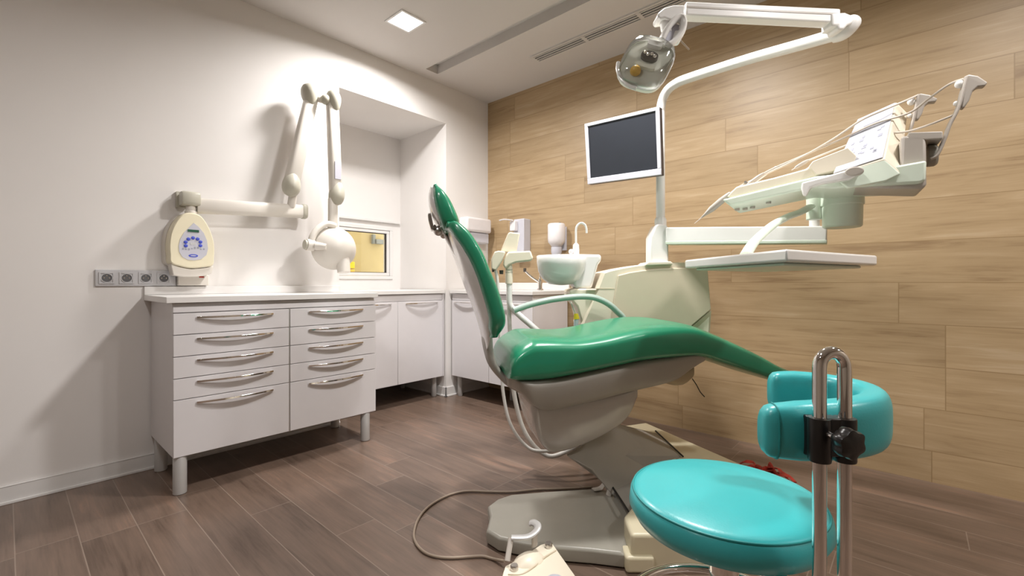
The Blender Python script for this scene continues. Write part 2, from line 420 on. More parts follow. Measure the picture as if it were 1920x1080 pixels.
mb = MB(); mb.box((x0 - 0.014, vy0 - 0.012, CEIL - 0.009), (-0.39, vy0 + 0.004, CEIL)); mb.box((x0 - 0.014, vy1 - 0.004, CEIL - 0.009), (-0.39, vy1 + 0.012, CEIL))
mb.box((x0 - 0.014, vy0, CEIL - 0.009), (x0 + 0.004, vy1, CEIL)); mb.build('frame', 'ceiling_paint', vent)
xs = [x0 + 0.004, -1.665, -1.265, -0.865, -0.465]
for k in range(4):
    mb = MB(); a = xs[k] + (0.012 if k else 0); b_ = xs[k + 1] - 0.012
    for j in range(3):
        y = vy0 + 0.016 + j * 0.0245
        mb.box((a, y - 0.0045, CEIL - 0.009), (b_, y + 0.0045, CEIL - 0.004))
    mb.build('slats', 'ceiling_paint', vent)
    MB().box((b_, vy0, CEIL - 0.009), (b_ + 0.024, vy1, CEIL - 0.004)).build('divider', 'ceiling_paint', vent)

# ------------------------------------------------------------------ cabinets
def bow_handle(parent, a, b, out, drop=0.0):
    """flat bow handle between two fixing points on a front, standing out along 'out'"""
    a = Vector(a); b = Vector(b); out = Vector(out); d = (b - a); n = 18; rings = []
    for i in range(n + 1):
        t = i / n; k = math.sin(math.pi * t)
        p = a + d * t + out * (0.006 + 0.021 * k ** 0.8)
        hw = 0.0035 + 0.0040 * k; hz = 0.0045
        o2 = out.normalized()
        rings.append([p + o2 * hw + UP * hz, p - o2 * hw + UP * hz, p - o2 * hw - UP * hz, p + o2 * hw - UP * hz])
    mb = MB(); mb.loft(rings)
    for q in (a, b):
        s = 0.008 if q is a else -0.008
        mb.cyl(q + d.normalized() * s - out * 0.001, q + d.normalized() * s + out * 0.011, 0.004, n=10)
    return mb.build('handle', 'chrome', parent, bevel=0.0012, seg=2)
def leg(parent, x, y, h, r=0.027):
    return MB().lathe([(r * 0.9, 0.0005), (r, 0.004), (r, h - 0.002), (r * 0.95, h)], (x, y, 0), n=28).build('leg', 'leg_grey', parent)

FX = -2.465
t = thing('drawer_cabinet', 'white cabinet with ten drawers and chrome bow handles, standing on four metal legs', 'cabinet', (-2.70, 1.0, 0))
mb = MB(); mb.box((-2.93, 0.498, 0.172), (FX - 0.020, 1.509, 0.864)); mb.build('body', 'white_laminate', t, bevel=0.0015)
MB().box((FX - 0.0195, 0.498, 0.823), (FX - 0.006, 1.509, 0.848)).build('top_rail', 'white_laminate', t, bevel=0.001)
MB().box((FX - 0.0195, 0.996, 0.172), (FX - 0.004, 1.002, 0.820)).build('centre_strip', 'aluminium', t)
zs = [0.820, 0.722, 0.624, 0.526, 0.430, 0.172]
for (y0, y1, h0, h1) in ((0.498, 0.9955, 0.584, 0.916), (1.0025, 1.509, 1.097, 1.421)):
    for k in range(5):
        d = MB().box((FX - 0.0185, y0, zs[k + 1] + 0.0015), (FX, y1, zs[k] - 0.0015)).build('drawer', 'white_laminate', t, bevel=0.0015)
        bow_handle(d, (FX, h0, zs[k] - 0.022), (FX, h1, zs[k] - 0.022), (1, 0, 0))
for lx in (-2.495, -2.872):
    for ly in (0.528, 1.455): leg(t, lx, ly, 0.1715)
t = thing('worktop', 'white worktop slab with low upstand on the ten-drawer cabinet', 'worktop', (-2.70, 1.0, 0.865))
MB().box((XL + 0.001, 0.470, 0.8665), (FX + 0.012, 1.518, 0.8945)).build('slab', 'white_worktop', t, bevel=0.002)
MB().box((XL + 0.001, 0.470, 0.895), (XL + 0.016, 1.517, 0.937)).build('upstand', 'white_worktop', t, bevel=0.002)

NXF = -2.955
t = thing('base_cabinet', 'white two-door base cabinet set into the niche below the small window', 'cabinet', (-3.2, 2.0, 0))
MB().box((-3.55, 1.55, 0.174), (NXF - 0.019, 2.435, 0.864)).build('body', 'white_laminate', t, bevel=0.0015)
MB().box((NXF - 0.0185, 1.55, 0.812), (NXF - 0.004, 2.435, 0.862)).build('top_rail', 'white_laminate', t, bevel=0.001)
MB().box((NXF - 0.0185, 2.437, 0.174), (NXF, 2.4505, 0.862)).build('filler', 'white_laminate', t)
for (y0, y1, h0, h1) in ((1.55, 1.998, 1.62, 1.938), (2.001, 2.435, 2.067, 2.381)):
    d = MB().box((NXF - 0.018, y0, 0.174), (NXF, y1, 0.8085)).build('door', 'white_laminate', t, bevel=0.0015)
    bow_handle(d, (NXF, h0, 0.792), (NXF, h1, 0.792), (1, 0, 0))
for lx, ly in ((-3.03, 2.405), (-3.03, 1.60), (-3.48, 2.405), (-3.48, 1.60)): leg(t, lx, ly, 0.1735, 0.022)
single(MB().box((NX + 0.001, NY0 + 0.002, 0.8665), (XL - 0.001, NY1 - 0.012, 0.8945)), 'worktop', 'white_worktop', 'white worktop filling the niche in front of the small window', 'worktop', (-3.2, 2.0, 0.8665), bevel=0.002)
RYF = 2.510
t = thing('base_cabinet', 'white two-door base cabinet against the wood wall, under the tap', 'cabinet', (-2.5, 2.75, 0))
MB().box((-2.90, RYF + 0.019, 0.174), (-2.046, YW - 0.012, 0.864)).build('body', 'white_laminate', t, bevel=0.0015)
MB().box((-2.921, RYF + 0.004, 0.812), (-2.046, RYF + 0.0185, 0.862)).build('top_rail', 'white_laminate', t, bevel=0.001)
for (x0_, x1_, h0, h1) in ((-2.921, -2.487, -2.885, -2.555), (-2.484, -2.046, -2.43, -2.10)):
    d = MB().box((x0_, RYF, 0.174), (x1_, RYF + 0.018, 0.8085)).build('door', 'white_laminate', t, bevel=0.0015)
    bow_handle(d, (h0, RYF, 0.792), (h1, RYF, 0.792), (0, -1, 0))
for lx, ly in ((-2.872, 2.560), (-2.10, 2.560), (-2.45, 2.75), (-2.10, 2.90)): leg(t, lx, ly, 0.1735, 0.022)
t = thing('worktop', 'white worktop with upstand along the wood wall, carrying the tap', 'worktop', (-2.5, 2.75, 0.8665))
MB().box((XL + 0.012, RYF - 0.018, 0.8665), (-2.030, YW - 0.001, 0.8945)).build('slab', 'white_worktop', t, bevel=0.002)
MB().box((XL + 0.012, YW - 0.016, 0.895), (-2.030, YW - 0.001, 0.955)).build('upstand', 'white_worktop', t, bevel=0.002)
# tap
tp = onZ(1013, 547, 0.8948); tp = Vector((-2.13, 2.80, 0.8948))
tp = onY(1013, 545, 2.80); tp.z = 0.8952
t = thing('tap', 'small chrome single-lever tap on the worktop by the wood wall', 'tap', tp)
MB().lathe([(0.028, 0), (0.028, 0.008), (0.019, 0.014), (0.018, 0.06), (0.016, 0.085), (0.004, 0.095)], tp).build('body', 'chrome', t)
e1 = onY(984, 507, 2.72)
MB().tube(spline([tp + Vector((0, 0, 0.06)), (tp + Vector((0, 0, 0.05))) * 0.45 + e1 * 0.55 + Vector((0, 0, -0.004)), e1]), 0.009, 12).build('spout', 'chrome', t)
MB().tube([e1 + Vector((0, 0, 0.018)), e1 - Vector((0, 0, 0.012))], 0.012, 12).build('aerator', 'lamp_dark', t)
MB().tube([tp + Vector((0, 0, 0.09)), tp + Vector((0.004, -0.004, 0.155))], [0.008, 0.005], 12).build('lever', 'chrome', t)

# ------------------------------------------------------------------ sockets on the left wall
sx = XL + 0.001
t = thing('socket_strip', 'silver four-gang power socket plate on the white wall left of the worktop', 'power socket', (sx, 0.43, 0.98))
py0, py1, pz0, pz1 = 0.286, 0.603, 0.940, 1.021
MB().box((sx, py0, pz0), (sx + 0.009, py1, pz1)).build('plate', 'silver_plastic', t, bevel=0.002)
for k in range(4):
    cy = py0 + 0.0415 + k * 0.0745; cz = (pz0 + pz1) / 2; hs = 0.0285
    so = MB()
    so.box((sx + 0.009, cy - hs, cz - hs), (sx + 0.013, cy + hs, cz - hs + 0.006)); so.box((sx + 0.009, cy - hs, cz + hs - 0.006), (sx + 0.013, cy + hs, cz + hs))
    so.box((sx + 0.009, cy - hs, cz - hs + 0.006), (sx + 0.013, cy - hs + 0.006, cz + hs - 0.006)); so.box((sx + 0.009, cy + hs - 0.006, cz - hs + 0.006), (sx + 0.013, cy + hs, cz + hs - 0.006))
    so.lathe([(0.0205, 0.0), (0.0225, 0.0), (0.0225, 0.004), (0.0195, 0.004)], (sx + 0.0092, cy, cz), (1, 0, 0), 28, cap=False)
    s = so.build('socket', 'silver_plastic', t)
    MB().lathe([(0.0195, 0), (0.0195, 0.0012)], (sx + 0.0092, cy, cz), (1, 0, 0), 28).build('well', 'socket_dark', s)
    for dy, dz in ((-0.0095, 0), (0.0095, 0), (0, 0.011)):
        MB().cyl((sx + 0.0100, cy + dy, cz + dz), (sx + 0.0125, cy + dy, cz + dz), 0.0024, n=10).build('contact', 'chrome', s)
# small white switch box right of it
q = onX(352, 526, -2.90)
t = thing('wall_box', 'small cream connection box on the wall behind the x-ray control unit', 'junction box', (XL, 0.66, 0.94))
MB().box((XL + 0.001, 0.606, 0.942), (XL + 0.04, 0.745, 1.000)).build('housing', 'xray_cream', t, bevel=0.004)
MB().box((XL + 0.040, 0.700, 0.984), (XL + 0.0425, 0.722, 0.992)).build('indicator', 'red_cloth', t)

# ------------------------------------------------------------------ wall-mounted x-ray unit
def wx(u, v, X): return onX(u, v, X)
xr = thing('xray_machine', 'cream wall-mounted dental x-ray unit with folding arms, egg-shaped control panel and tube head', 'x-ray machine', (XL, 0.65, 1.05))
outline = [(349,399),(337,406.7),(327.8,419.6),(320.4,438),(317.6,460),(318.6,478),(320.4,492.8),(337,499),(359,503),(383,501),(400,497.4),(402,484),(402.8,469.6),(401,451),(392.6,427),(379.6,406.7),(367,400)]
XP = -2.815
pts = [wx(u, v, XP) for u, v in outline]
c = sum(pts, Vector()) / len(pts)
def inset(ps, k, dx): return [Vector((p.x + dx, c.y + (p.y - c.y) * k, c.z + (p.z - c.z) * k)) for p in ps]
sm = []
for i in range(len(pts)):
    p0, p1, p2, p3 = pts[i - 1], pts[i], pts[(i + 1) % len(pts)], pts[(i + 2) % len(pts)]
    for j in range(3):
        tt = j / 3
        sm.append(0.5 * ((2 * p1) + (p2 - p0) * tt + (2 * p0 - 5 * p1 + 4 * p2 - p3) * tt * tt + (-p0 + 3 * p1 - 3 * p2 + p3) * tt ** 3))
hous = MB().loft([inset(sm, 1.0, -0.085), inset(sm, 1.0, -0.012), inset(sm, 0.985, -0.004), inset(sm, 0.955, 0.0)]).build('control_panel', 'xray_yellow', xr)
low = [(320.4,494),(325,516),(345,519),(365,519),(385,517),(397,513),(400.5,499),(383,502.5),(359,504.5),(337,500.5)]
MB().prism([wx(u, v, XP - 0.012) for u, v in low], (-0.08, 0, 0)).build('lower_cover', 'xray_cream', xr, bevel=0.004)
bp_ = MB().loft([[Vector((XL + 0.002, p.y - 0.012, p.z)) for p in inset(sm, 1.0, 0)], [Vector((XP - 0.086, p.y - 0.004, p.z)) for p in inset(sm, 1.0, 0)]])
bp_.build('backplate', 'xray_cream', xr)
nk0 = wx(358, 384, XP - 0.04); nk1 = wx(358, 404, XP - 0.04)
MB().lathe([(0.028, 0), (0.028, 0.03), (0.023, 0.035), (0.022, 0.075)], Vector((nk1.x, nk1.y, nk1.z - 0.01)), n=24).build('neck', 'xray_cream', xr)
tear = [(363,418),(357,424),(345,436),(338,448),(335,461),(336,472),(342,482),(352,487),(364,488),(377,486),(387,478),(390,466),(388,451),(382,437),(372,425)]
MB().prism([wx(u, v, XP + 0.0005) for u, v in tear], (0.0015, 0, 0)).build('fascia', 'panel_silver', hous)
a = wx(352, 430, XP + 0.002); b_ = wx(373, 436, XP + 0.002)
MB().box((XP + 0.002, a.y, b_.z), (XP + 0.0045, b_.y, a.z)).build('display', 'display_green', hous)
for k in range(7):      # arch of blue buttons
    ang = math.radians(200 - k * 36.5)
    p = wx(362 + 14.5 * math.cos(ang), 457 - 11.0 * math.sin(ang), XP + 0.002)
    MB().lathe([(0.0085, 0), (0.0085, 0.0025), (0.006, 0.0035)], p, (1, 0, 0), 14).build('button', 'print_blue', hous)
p = wx(362, 457, XP + 0.002); MB().box((XP + 0.002, p.y - 0.012, p.z - 0.006), (XP + 0.003, p.y + 0.012, p.z + 0.006)).build('centre_button', 'silver_plastic', hous)
for k in range(8):      # little printed symbols
    p = wx(343 + k * 5.6, 466 + 1.4 * math.sin(k * 1.1), XP + 0.002)
    MB().box((XP + 0.002, p.y - 0.0038, p.z - (0.004 if k % 2 else 0.006)), (XP + 0.0026, p.y + 0.0038, p.z + (0.005 if k % 3 else 0.002))).build('symbol', 'print_grey', hous)
p = wx(362.5, 479.5, XP + 0.002)
MB().prism([p + Vector((0, 0.021 * math.cos(q), 0.0078 * math.sin(q))) for q in [2 * math.pi * i / 24 for i in range(24)]], (0.0012, 0, 0)).build('badge', 'print_blue', hous)
MB().prism([p + Vector((0.0012, 0.013 * math.cos(q), 0.0028 * math.sin(q))) for q in [2 * math.pi * i / 20 for i in range(20)]], (0.0006, 0, 0)).build('badge_mark', 'panel_silver', hous)
# horizontal arm
XA = -2.855
def bar(mb, p, q, hw, hh, side=Vector((1, 0, 0)), e=3.2, n=24, k0=1.0, k1=1.0):
    p = Vector(p); q = Vector(q); d = (q - p).normalized(); upv = side.cross(d).normalized()
    rings = []
    for c_, k in ((p, k0 * 0.92), (p + d * 0.006, k0), (q - d * 0.006, k1), (q, k1 * 0.92)):
        rings.append([c_ + side * (sup(2 * math.pi * j / n, e)[0] * hw * k) + upv * (sup(2 * math.pi * j / n, e)[1] * hh * k) for j in range(n)])
    return mb.loft(rings)
m0 = wx(344, 372, XA); m1 = wx(368, 386, XA); m2 = wx(572, 397, XA)
bar(MB(), m1, m2, 0.030, 0.041).build('horizontal_arm', 'xray_cream', xr)
mm = MB(); bar(mm, m0 + Vector((0, -0.012, 0.0)), Vector((m0.x, m1.y + 0.012, m0.z)), 0.040, 0.037, e=4.5); mm.box((XL + 0.001, m0.y - 0.018, m0.z - 0.040), (XL + 0.03, m0.y + 0.03, m0.z + 0.042)); mm.box((XL + 0.03, m0.y - 0.005, m0.z - 0.03), (XA, m0.y + 0.03, m0.z + 0.03))
mm.build('wall_mount', 'xray_grey', xr)
bar(MB(), m2 + Vector((0, -0.022, 0)), m2 + Vector((0, 0.006, 0)), 0.034, 0.046).build('end_cap', 'xray_grey', xr)
X2 = -2.80
pg0 = wx(552, 392, X2); pg1 = wx(551, 352, X2)
MB().cyl(Vector((XA + 0.01, pg0.y, pg0.z + 0.02)), Vector((X2, pg1.y, pg1.z)), 0.024, 0.022).build('pivot', 'xray_cream', xr)
k0_ = wx(546, 346, X2); k1_ = wx(584, 183, X2)
bar(MB(), k0_, k1_, 0.036, 0.046, k0=0.95, k1=0.85).build('lower_arm', 'xray_cream', xr)
def knuckle(u0, v0, u1, v1, X, r0, r1, name='joint_cover', flat=0.62):
    a = wx(u0, v0, X); b_ = wx(u1, v1, X); pts_ = [a + (b_ - a) * (i / 10) for i in range(11)]
    rs = [max(0.006, math.sin(math.acos(max(-1, min(1, 1 - 2 * (i / 10))))) * (r0 + (r1 - r0) * i / 10)) for i in range(11)]
    rings = []
    d = (b_ - a).normalized(); sd = Vector((1, 0, 0)); uv = sd.cross(d)
    for p_, r_ in zip(pts_, rs): rings.append([p_ + sd * (math.cos(2 * math.pi * j / 20) * max(r_ * flat, 0.004) * 1.9) + uv * (math.sin(2 * math.pi * j / 20) * r_) for j in range(20)])
    return MB().loft(rings).build(name, 'xray_grey', xr)
knuckle(548, 322, 545, 369, X2 + 0.004, 0.040, 0.060)
knuckle(579, 156, 582, 202, X2 + 0.004, 0.060, 0.036)
X3 = -2.74
MB().tube([wx(586, 180, X2), wx(600, 186, -2.77), wx(616, 190, X3)], 0.022, 16).build('link', 'xray_cream', xr)
MB().ball(wx(594, 180, X2), 0.032).build('link_collar', 'xray_grey', xr)
MB().ball(wx(611, 187, X3), 0.032).build('link_collar', 'xray_grey', xr)
u0_ = wx(623, 194, X3); u1_ = wx(629.5, 362, X3)
bar(MB(), u0_, u1_, 0.034, 0.040, k0=0.9, k1=0.95).build('upper_arm', 'xray_cream', xr)
knuckle(624, 168, 627, 214, X3 + 0.004, 0.052, 0.034)
knuckle(634, 338, 629, 386, X3 + 0.004, 0.036, 0.056)
st_ = wx(634, 303, X3 + 0.037); st2 = wx(634, 336, X3 + 0.037)
MB().box((X3 + 0.030, st_.y - 0.020, st2.z), (X3 + 0.0365, st_.y + 0.022, st_.z)).build('rating_label', 'panel_silver', xr, bevel=0.001)
h0 = wx(624, 372, X3); h1 = wx(624, 438, X3)
bar(MB(), h0, h1, 0.022, 0.028).build('hanger', 'xray_cream', xr)
# tube head
hc = wx(626, 466, X3 + 0.02)
mb = MB(); mb.lathe([(0.02, -0.085), (0.085, -0.075), (0.118, -0.05), (0.130, -0.012), (0.134, -0.004), (0.134, 0.010), (0.126, 0.016), (0.112, 0.050), (0.082, 0.082), (0.045, 0.098), (0.004, 0.102)], hc, (1, -0.25, 0.05), 40)
mb.build('tube_head', 'xray_cream', xr, angle=50)
cn0 = wx(642, 478, X3 + 0.07); cn1 = wx(645, 511, X3 + 0.09)
MB().lathe([(0.040, 0), (0.040, 0.06), (0.038, (cn1 - cn0).length)], cn0, cn1 - cn0, 28).build('collimator', 'xray_cream', xr, bevel=0.002)
yk = [wx(u, v, X3 + 0.02) for u, v in [(628, 424), (612, 420), (598, 428), (588, 440), (583, 455), (586, 462)]]
MB().tube(spline(yk, 6), 0.022, 14, flat=(1.0, 0.9)).build('yoke', 'xray_cream', xr)
kb = wx(585, 460, X3 + 0.02)
MB().lathe([(0.034, 0.0), (0.036, 0.03), (0.034, 0.045)], kb + Vector((0, 0.01, 0)), (0, -1, 0.05), 24).build('pivot_hub', 'xray_cream', xr, bevel=0.002)
MB().lathe([(0.030, 0.0), (0.028, 0.010), (0.016, 0.012)], kb + Vector((0, -0.036, 0.002)), (0, -1, 0.05), 24).build('hub_cap', 'xray_grey', xr)
mb = MB(); mb.tube([wx(592, 461, X3 + 0.05), wx(612, 463, X3 + 0.09)], [0.026, 0.018], 16); mb.build('head_boss', 'xray_cream', xr)

# ------------------------------------------------------------------ wall dispensers
yd = YW - 0.001
a = onY(966, 412, 2.89); b_ = onY(985, 474, 2.89)
t = thing('soap_dispenser', 'grey elbow-lever soap dispenser on the wood wall above the tap', 'soap dispenser', (a.x, yd, b_.z))
MB().box((a.x, 2.87, b_.z - 0.02), (b_.x, yd, a.z)).build('housing', 'dispenser_grey', t, bevel=0.006)
c0 = onY(955, 416, 2.85); c1 = onY(974, 430, 2.85)
MB().box((c0.x + 0.02, 2.83, c1.z - 0.01), (a.x + 0.05, 2.869, c0.z)).build('pump', 'dispenser_white', t, bevel=0.006)
MB().tube(spline([(a.x + 0.03, 2.83, c0.z + 0.004), (c0.x + 0.01, 2.78, c0.z + 0.012), (c0.x - 0.03, 2.76, c0.z + 0.004)], 5), 0.008, 10, flat=(1.6, 0.7)).build('lever', 'dispenser_white', t)
a = onY(1032, 421, 2.89); b_ = onY(1057, 421, 2.89); mid = (a.x + b_.x) / 2; zt = a.z; zb = onY(1045, 474, 2.89).z
t = thing('bottle_dispenser', 'white round bottle dispenser on the wood wall above the basin', 'soap dispenser', (mid, yd, zb))
r_ = (b_.x - a.x) / 2 * 1.06
zz = zt - zb
MB().lathe([(r_ * 0.55, 0.2 * zz), (r_ * 0.95, 0.36 * zz), (r_, 0.48 * zz), (r_, 0.95 * zz), (r_ * 0.9, zz)], (mid, yd - r_ - 0.008, zb), n=28).build('bottle', 'dispenser_white', t, angle=60)
MB().lathe([(r_ * 0.5, -0.02), (r_ * 0.62, 0.02 * zz), (r_ * 0.62, 0.19 * zz)], (mid, yd - r_ - 0.008, zb), n=24).build('nozzle', 'dispenser_grey', t)
MB().box((mid - r_ * 0.7, yd - 0.02, zb + 0.02), (mid + r_ * 0.7, yd, zt - 0.02)).build('bracket', 'dispenser_grey', t, bevel=0.003)
MB().cyl((mid, yd - 0.03, zt + 0.003), (mid, yd - 0.03, zt + 0.015), 0.008, n=12).build('hanger', 'lamp_dark', t)
t = thing('towel_dispenser', 'white paper towel dispenser in the corner, above the corner worktop', 'towel dispenser', (XL, 2.75, 1.32))
MB().box((XL + 0.001, 2.60, 1.395), (XL + 0.11, 2.90, 1.520)).build('cover', 'dispenser_white', t, bevel=0.02, seg=4)
MB().box((XL + 0.001, 2.61, 1.30), (XL + 0.085, 2.89, 1.394)).build('tray', 'dispenser_grey', t, bevel=0.012, seg=3)

# ------------------------------------------------------------------ dental chair
CH = Frame(10.0, 1.83)
def cst(rows, shift=0.0):
    """rows: (Tu,Tv, Bu,Bv, wT, wB): near-edge pixels -> mid-plane stations"""
    out = []
    for Tu, Tv, Bu, Bv, wT, wB in rows:
        T = CH.at(Tu, Tv, -wT / 2) + CH.s * (wT / 2); B = CH.at(Bu, Bv, -wB / 2) + CH.s * (wB / 2)
        out.append((T, B, wT, wB))
    return out
chair_o = L(0.33, 1.75, 0)
chair = thing('dental_chair', 'green upholstered dental treatment chair with raised backrest on a grey base', 'dental chair', chair_o)
W = 0.50
rows = [(957.5,697,957,712,.47,.47),(959,683,961,717,.49,.49),(966,667,969,720,W,W),(979,653,980,722,W,W),(994,643,995,722.5,W,W),(1010,637,1010,722,W,W),(1050,637,1045,718,W,W),(1090,638,1089,709,W,W),(1136,632,1152,696,W,W),
        (1183,621,1215,683,W,W),(1230,612,1278,676,W,W),(1270,608,1318,674,.49,.49),(1305,610,1343,679,.48,.48),(1340,622,1364,686,.47,.47),(1391,645,1404,699,.46,.46),
        (1435,667,1441,711,.45,.45),(1466,685,1470,721,.44,.44),(1498,699,1497,727,.42,.42)]
MB().loft(slab_rings(cst(rows), CH.s, e=4.6, n=44, dense=5, endr=0.006)).build('seat_cushion', 'green_vinyl', chair, angle=80)
# backrest cushion
rows = [(845,413,839,429,.34,.34),(857,411,844,434,.38,.38),(871,420,853,448,.41,.41),(885,433,863,463,.43,.43),(899,453,872,477,.45,.45),(913,478,881,493,.46,.46),
        (924,506,892,518,.47,.47),(936,533,902,549,.47,.47),(947,567,912,580,.47,.47),(953,594,917,600,.46,.46),(951,612,918,618,.43,.43),(938,628,921,630,.38,.38)]
MB().loft(slab_rings(cst(rows), CH.s, e=4.4, n=44, dense=4, endr=0.010)).build('backrest', 'green_vinyl', chair, angle=80)
# white shell behind the backrest, narrowing into the spine
def shell(rows, name, m, e=3.2, dense=4, endr=0.012, parent=chair, near=True):
    st = []
    for Fu, Fv, wF, Bu, Bv, wB, sB in rows:
        T = CH.at(Fu, Fv, -wF / 2) + CH.s * (wF / 2); B = CH.at(Bu, Bv, sB) - CH.s * sB
        st.append((T, B, wF, wB))
    return MB().loft(slab_rings(st, CH.s, e=e, n=36, dense=dense, endr=endr)).build(name, m, parent, angle=80)
shell([(845,429,.31, 834,433,.24,.10),(855,437,.38, 841,461,.32,.14),(870,457,.42, 854,495,.34,.15),(886,484,.45, 867,531,.34,.14),(898,511,.46, 880,563,.32,.12),(910,545,.46, 893,597,.28,.09),
       (921,577,.46, 902,627,.22,.05),(925,604,.38, 908,652,.17,.0)], 'back_shell', 'chair_shell_white', e=4.0)
sp = [(919,606,911,628),(925,632,908,640),(927,658,912,664),(934,684,920,690),(946,701,934,709),(959,712,954,728),(984,720,978,741)]
MB().loft(slab_rings([(CH.at(a_, b__, -0.07) + CH.s * 0.07, CH.at(c_, d_, -0.07) + CH.s * 0.07, .15, .15) for a_, b__, c_, d_ in sp], CH.s, e=3.4, n=28, dense=5, endr=0.008)).build('spine', 'chair_shell', chair, angle=80)
# headrest
rows = [(822,347,813,352,.20,.20),(834,356,812,364,.25,.25),(846,371,814,382,.27,.27),(856,391,819,402,.28,.28),(863,410,826,419,.27,.27),(861,421,832,430,.22,.22)]
hr = MB().loft(slab_rings(cst(rows), CH.s, e=3.8, n=40, dense=4, endr=0.012)).build('headrest', 'green_vinyl', chair, angle=80)
shell([(817,360,.19, 806,364,.14,.06),(819,377,.24, 803.5,378,.18,.07),(824,397,.25, 806,399,.18,.07),(831,415,.24, 816,421,.18,.07),(836,426,.20,824,430,.14,.06)], 'headrest_shell', 'chair_shell_white', e=3.0)
hp = lambda u, v, s=0.0: CH.at(u, v, s)
MB().prism([hp(u, v, -0.035) for u, v in [(804,398),(808,400),(813,424),(812,431),(808,430),(803,412),(802,402)]], CH.s * 0.07).build('headrest_lever', 'brushed_steel', chair, bevel=0.003)
mb = MB(); mb.ball(hp(822, 433), 0.020); mb.ball(hp(832, 440), 0.016); mb.tube([hp(812, 424), hp(822, 434), hp(834, 442), hp(848, 452)], 0.010, 12); mb.build('headrest_hinge', 'brushed_steel', chair)
mb = MB(); mb.tube([hp(826, 424), hp(838, 446), hp(856, 478)], [0.012, 0.012, 0.010], 12, flat=(2.2, 0.8)); mb.build('headrest_stem', 'brushed_steel', chair)
# armrest on the far side
ar = [CH.at(u, v, 0.262) for u, v in [(963,582),(985,574),(1010,567),(1040,561),(1080,556.5),(1108,557),(1128,563),(1145,573),(1158,585),(1167,594),(1172,606)]]
MB().tube(spline(ar, 6), 0.0165, 16, flat=(1.25, 0.9)).build('armrest', 'armrest_green', chair)
# grey under-shell
rows = [(958,704,959,729,.40,.24),(975,712,975,739,.47,.38),(988,714,985,748,.49,.40),(1004,714,1001,766,.49,.41),(1030,711,1026,778,.49,.41),(1062,707,1060,773,.49,.41),(1114,695,1114,761,.49,.41),
        (1155,686,1180,743,.49,.40),(1205,675,1240,729,.48,.37),(1255,668,1275,717,.46,.34),(1300,663,1298,697,.44,.30),(1322,664,1320,681,.42,.30)]
MB().loft(slab_rings(cst([(a_, b__, c_, d_, e_, f_) for a_, b__, c_, d_, e_, f_ in rows]), CH.s, e=5, n=36, dense=4, endr=0.010)).build('seat_shell', 'chair_shell', chair, angle=80)
rows = [(996,742,996,778,.34,.26),(1006,750,1007,819,.36,.28),(1020,752,1023,846,.36,.26),(1042,752,1042,855,.36,.26),(1070,750,1072,850,.36,.26),(1120,740,1120,830,.36,.26),(1156,735,1158,808,.36,.26),(1180,730,1181,785,.34,.26),(1194,728,1194,752,.32,.26)]
MB().loft(slab_rings(cst(rows), CH.s, e=5.5, n=36, dense=4, endr=0.012)).build('belly_cover', 'belly_shell', chair, angle=80)
rows = [(1238,695,1242,716,.2,.2),(1262,688,1268,727,.2,.2),(1286,682,1288,727,.2,.2),(1300,681,1300,716,.2,.2)]
MB().loft(slab_rings(cst(rows), CH.s, e=3, n=28, dense=4, endr=0.01)).build('motor_housing', 'motor_tan', chair, angle=80)
MB().cyl(CH.at(1067, 721.5, -0.228), CH.at(1067, 721.5, -0.21), 0.006, n=14).build('screw_cap', 'black_plastic', chair)
MB().tube(spline([CH.at(u, v, -0.02) for u, v in [(1298, 710), (1306, 722), (1313, 735), (1321, 744)]], 5), 0.0022, 8).build('cord', 'black_rubber', chair)
# lifting arm from the base up to the belly
top = [L(.215, 1.86, .250), L(.50, 2.14, .292), L(.80, 2.50, .125), L(.812, 2.17, .125), L(.452, 1.66, .085), L(.432, 1.92, .085)]
low_ = [L(.33, 1.86, .19), L(.60, 2.10, .20), L(.80, 2.45, .03), L(.812, 2.15, .03), L(.47, 1.68, .03), L(.45, 1.90, .03)]
n_ = 6
mb = MB(); mb.add(top + low_, [(0,1,2,3),(0,3,4,5)] + [(n_+3,n_+2,n_+1,n_),(n_+5,n_+4,n_+3,n_)] + [(i, n_ + i, n_ + (i + 1) % n_, (i + 1) % n_) for i in range(n_)])
mb.build('lifting_arm', 'chair_shell', chair, bevel=0.006)
for a_, b__ in ((L(.424, 1.925, .094), L(.440, 1.66, .098)), (L(.80, 2.52, .131), L(.813, 2.15, .131))):
    MB().tube([a_, b__], 0.0042, 8).build('gap_shade', 'black_rubber', chair)  # black tubes drawn in place of the shade in the arm's gaps
# base plate and cream floor housing
pl = [(919,967),(915,947.5),(932,935),(957.5,926.5),(1022,921),(1110,915.5),(1157,919),(1187,974),(1170,1037),(1110,1030),(1047,1025),(985,1017),(935,1007),(912.5,992.5)]
pp = [onZ(u, v, 0.055) for u, v in pl]
mb = MB(); cc = sum(pp, Vector()) / len(pp)
def sc_(ps, k, z): return [Vector((cc.x + (p.x - cc.x) * k, cc.y + (p.y - cc.y) * k, z)) for p in ps]
mb.loft([sc_(pp, 1.0, 0.006), sc_(pp, 1.012, 0.030), sc_(pp, 1.0, 0.048), sc_(pp, 0.965, 0.055)]); mb.build('base_plate', 'base_grey', chair, bevel=0.003)
MB().prism(sc_(pp, 0.95, 0.0), (0, 0, 0.008)).build('base_foot', 'black_rubber', chair)
fp = [(.395, 1.50), (.86, 1.50), (1.10, 1.98), (.80, 2.70), (.60, 2.62), (.70, 2.2), (.47, 1.72), (.40, 1.62)]
mb = MB(); mb.prism([L(a_, b__, 0.001) for a_, b__ in fp], (0, 0, 0.122)); 
hb = mb.build('floor_housing', 'base_cream', chair, bevel=0.012)
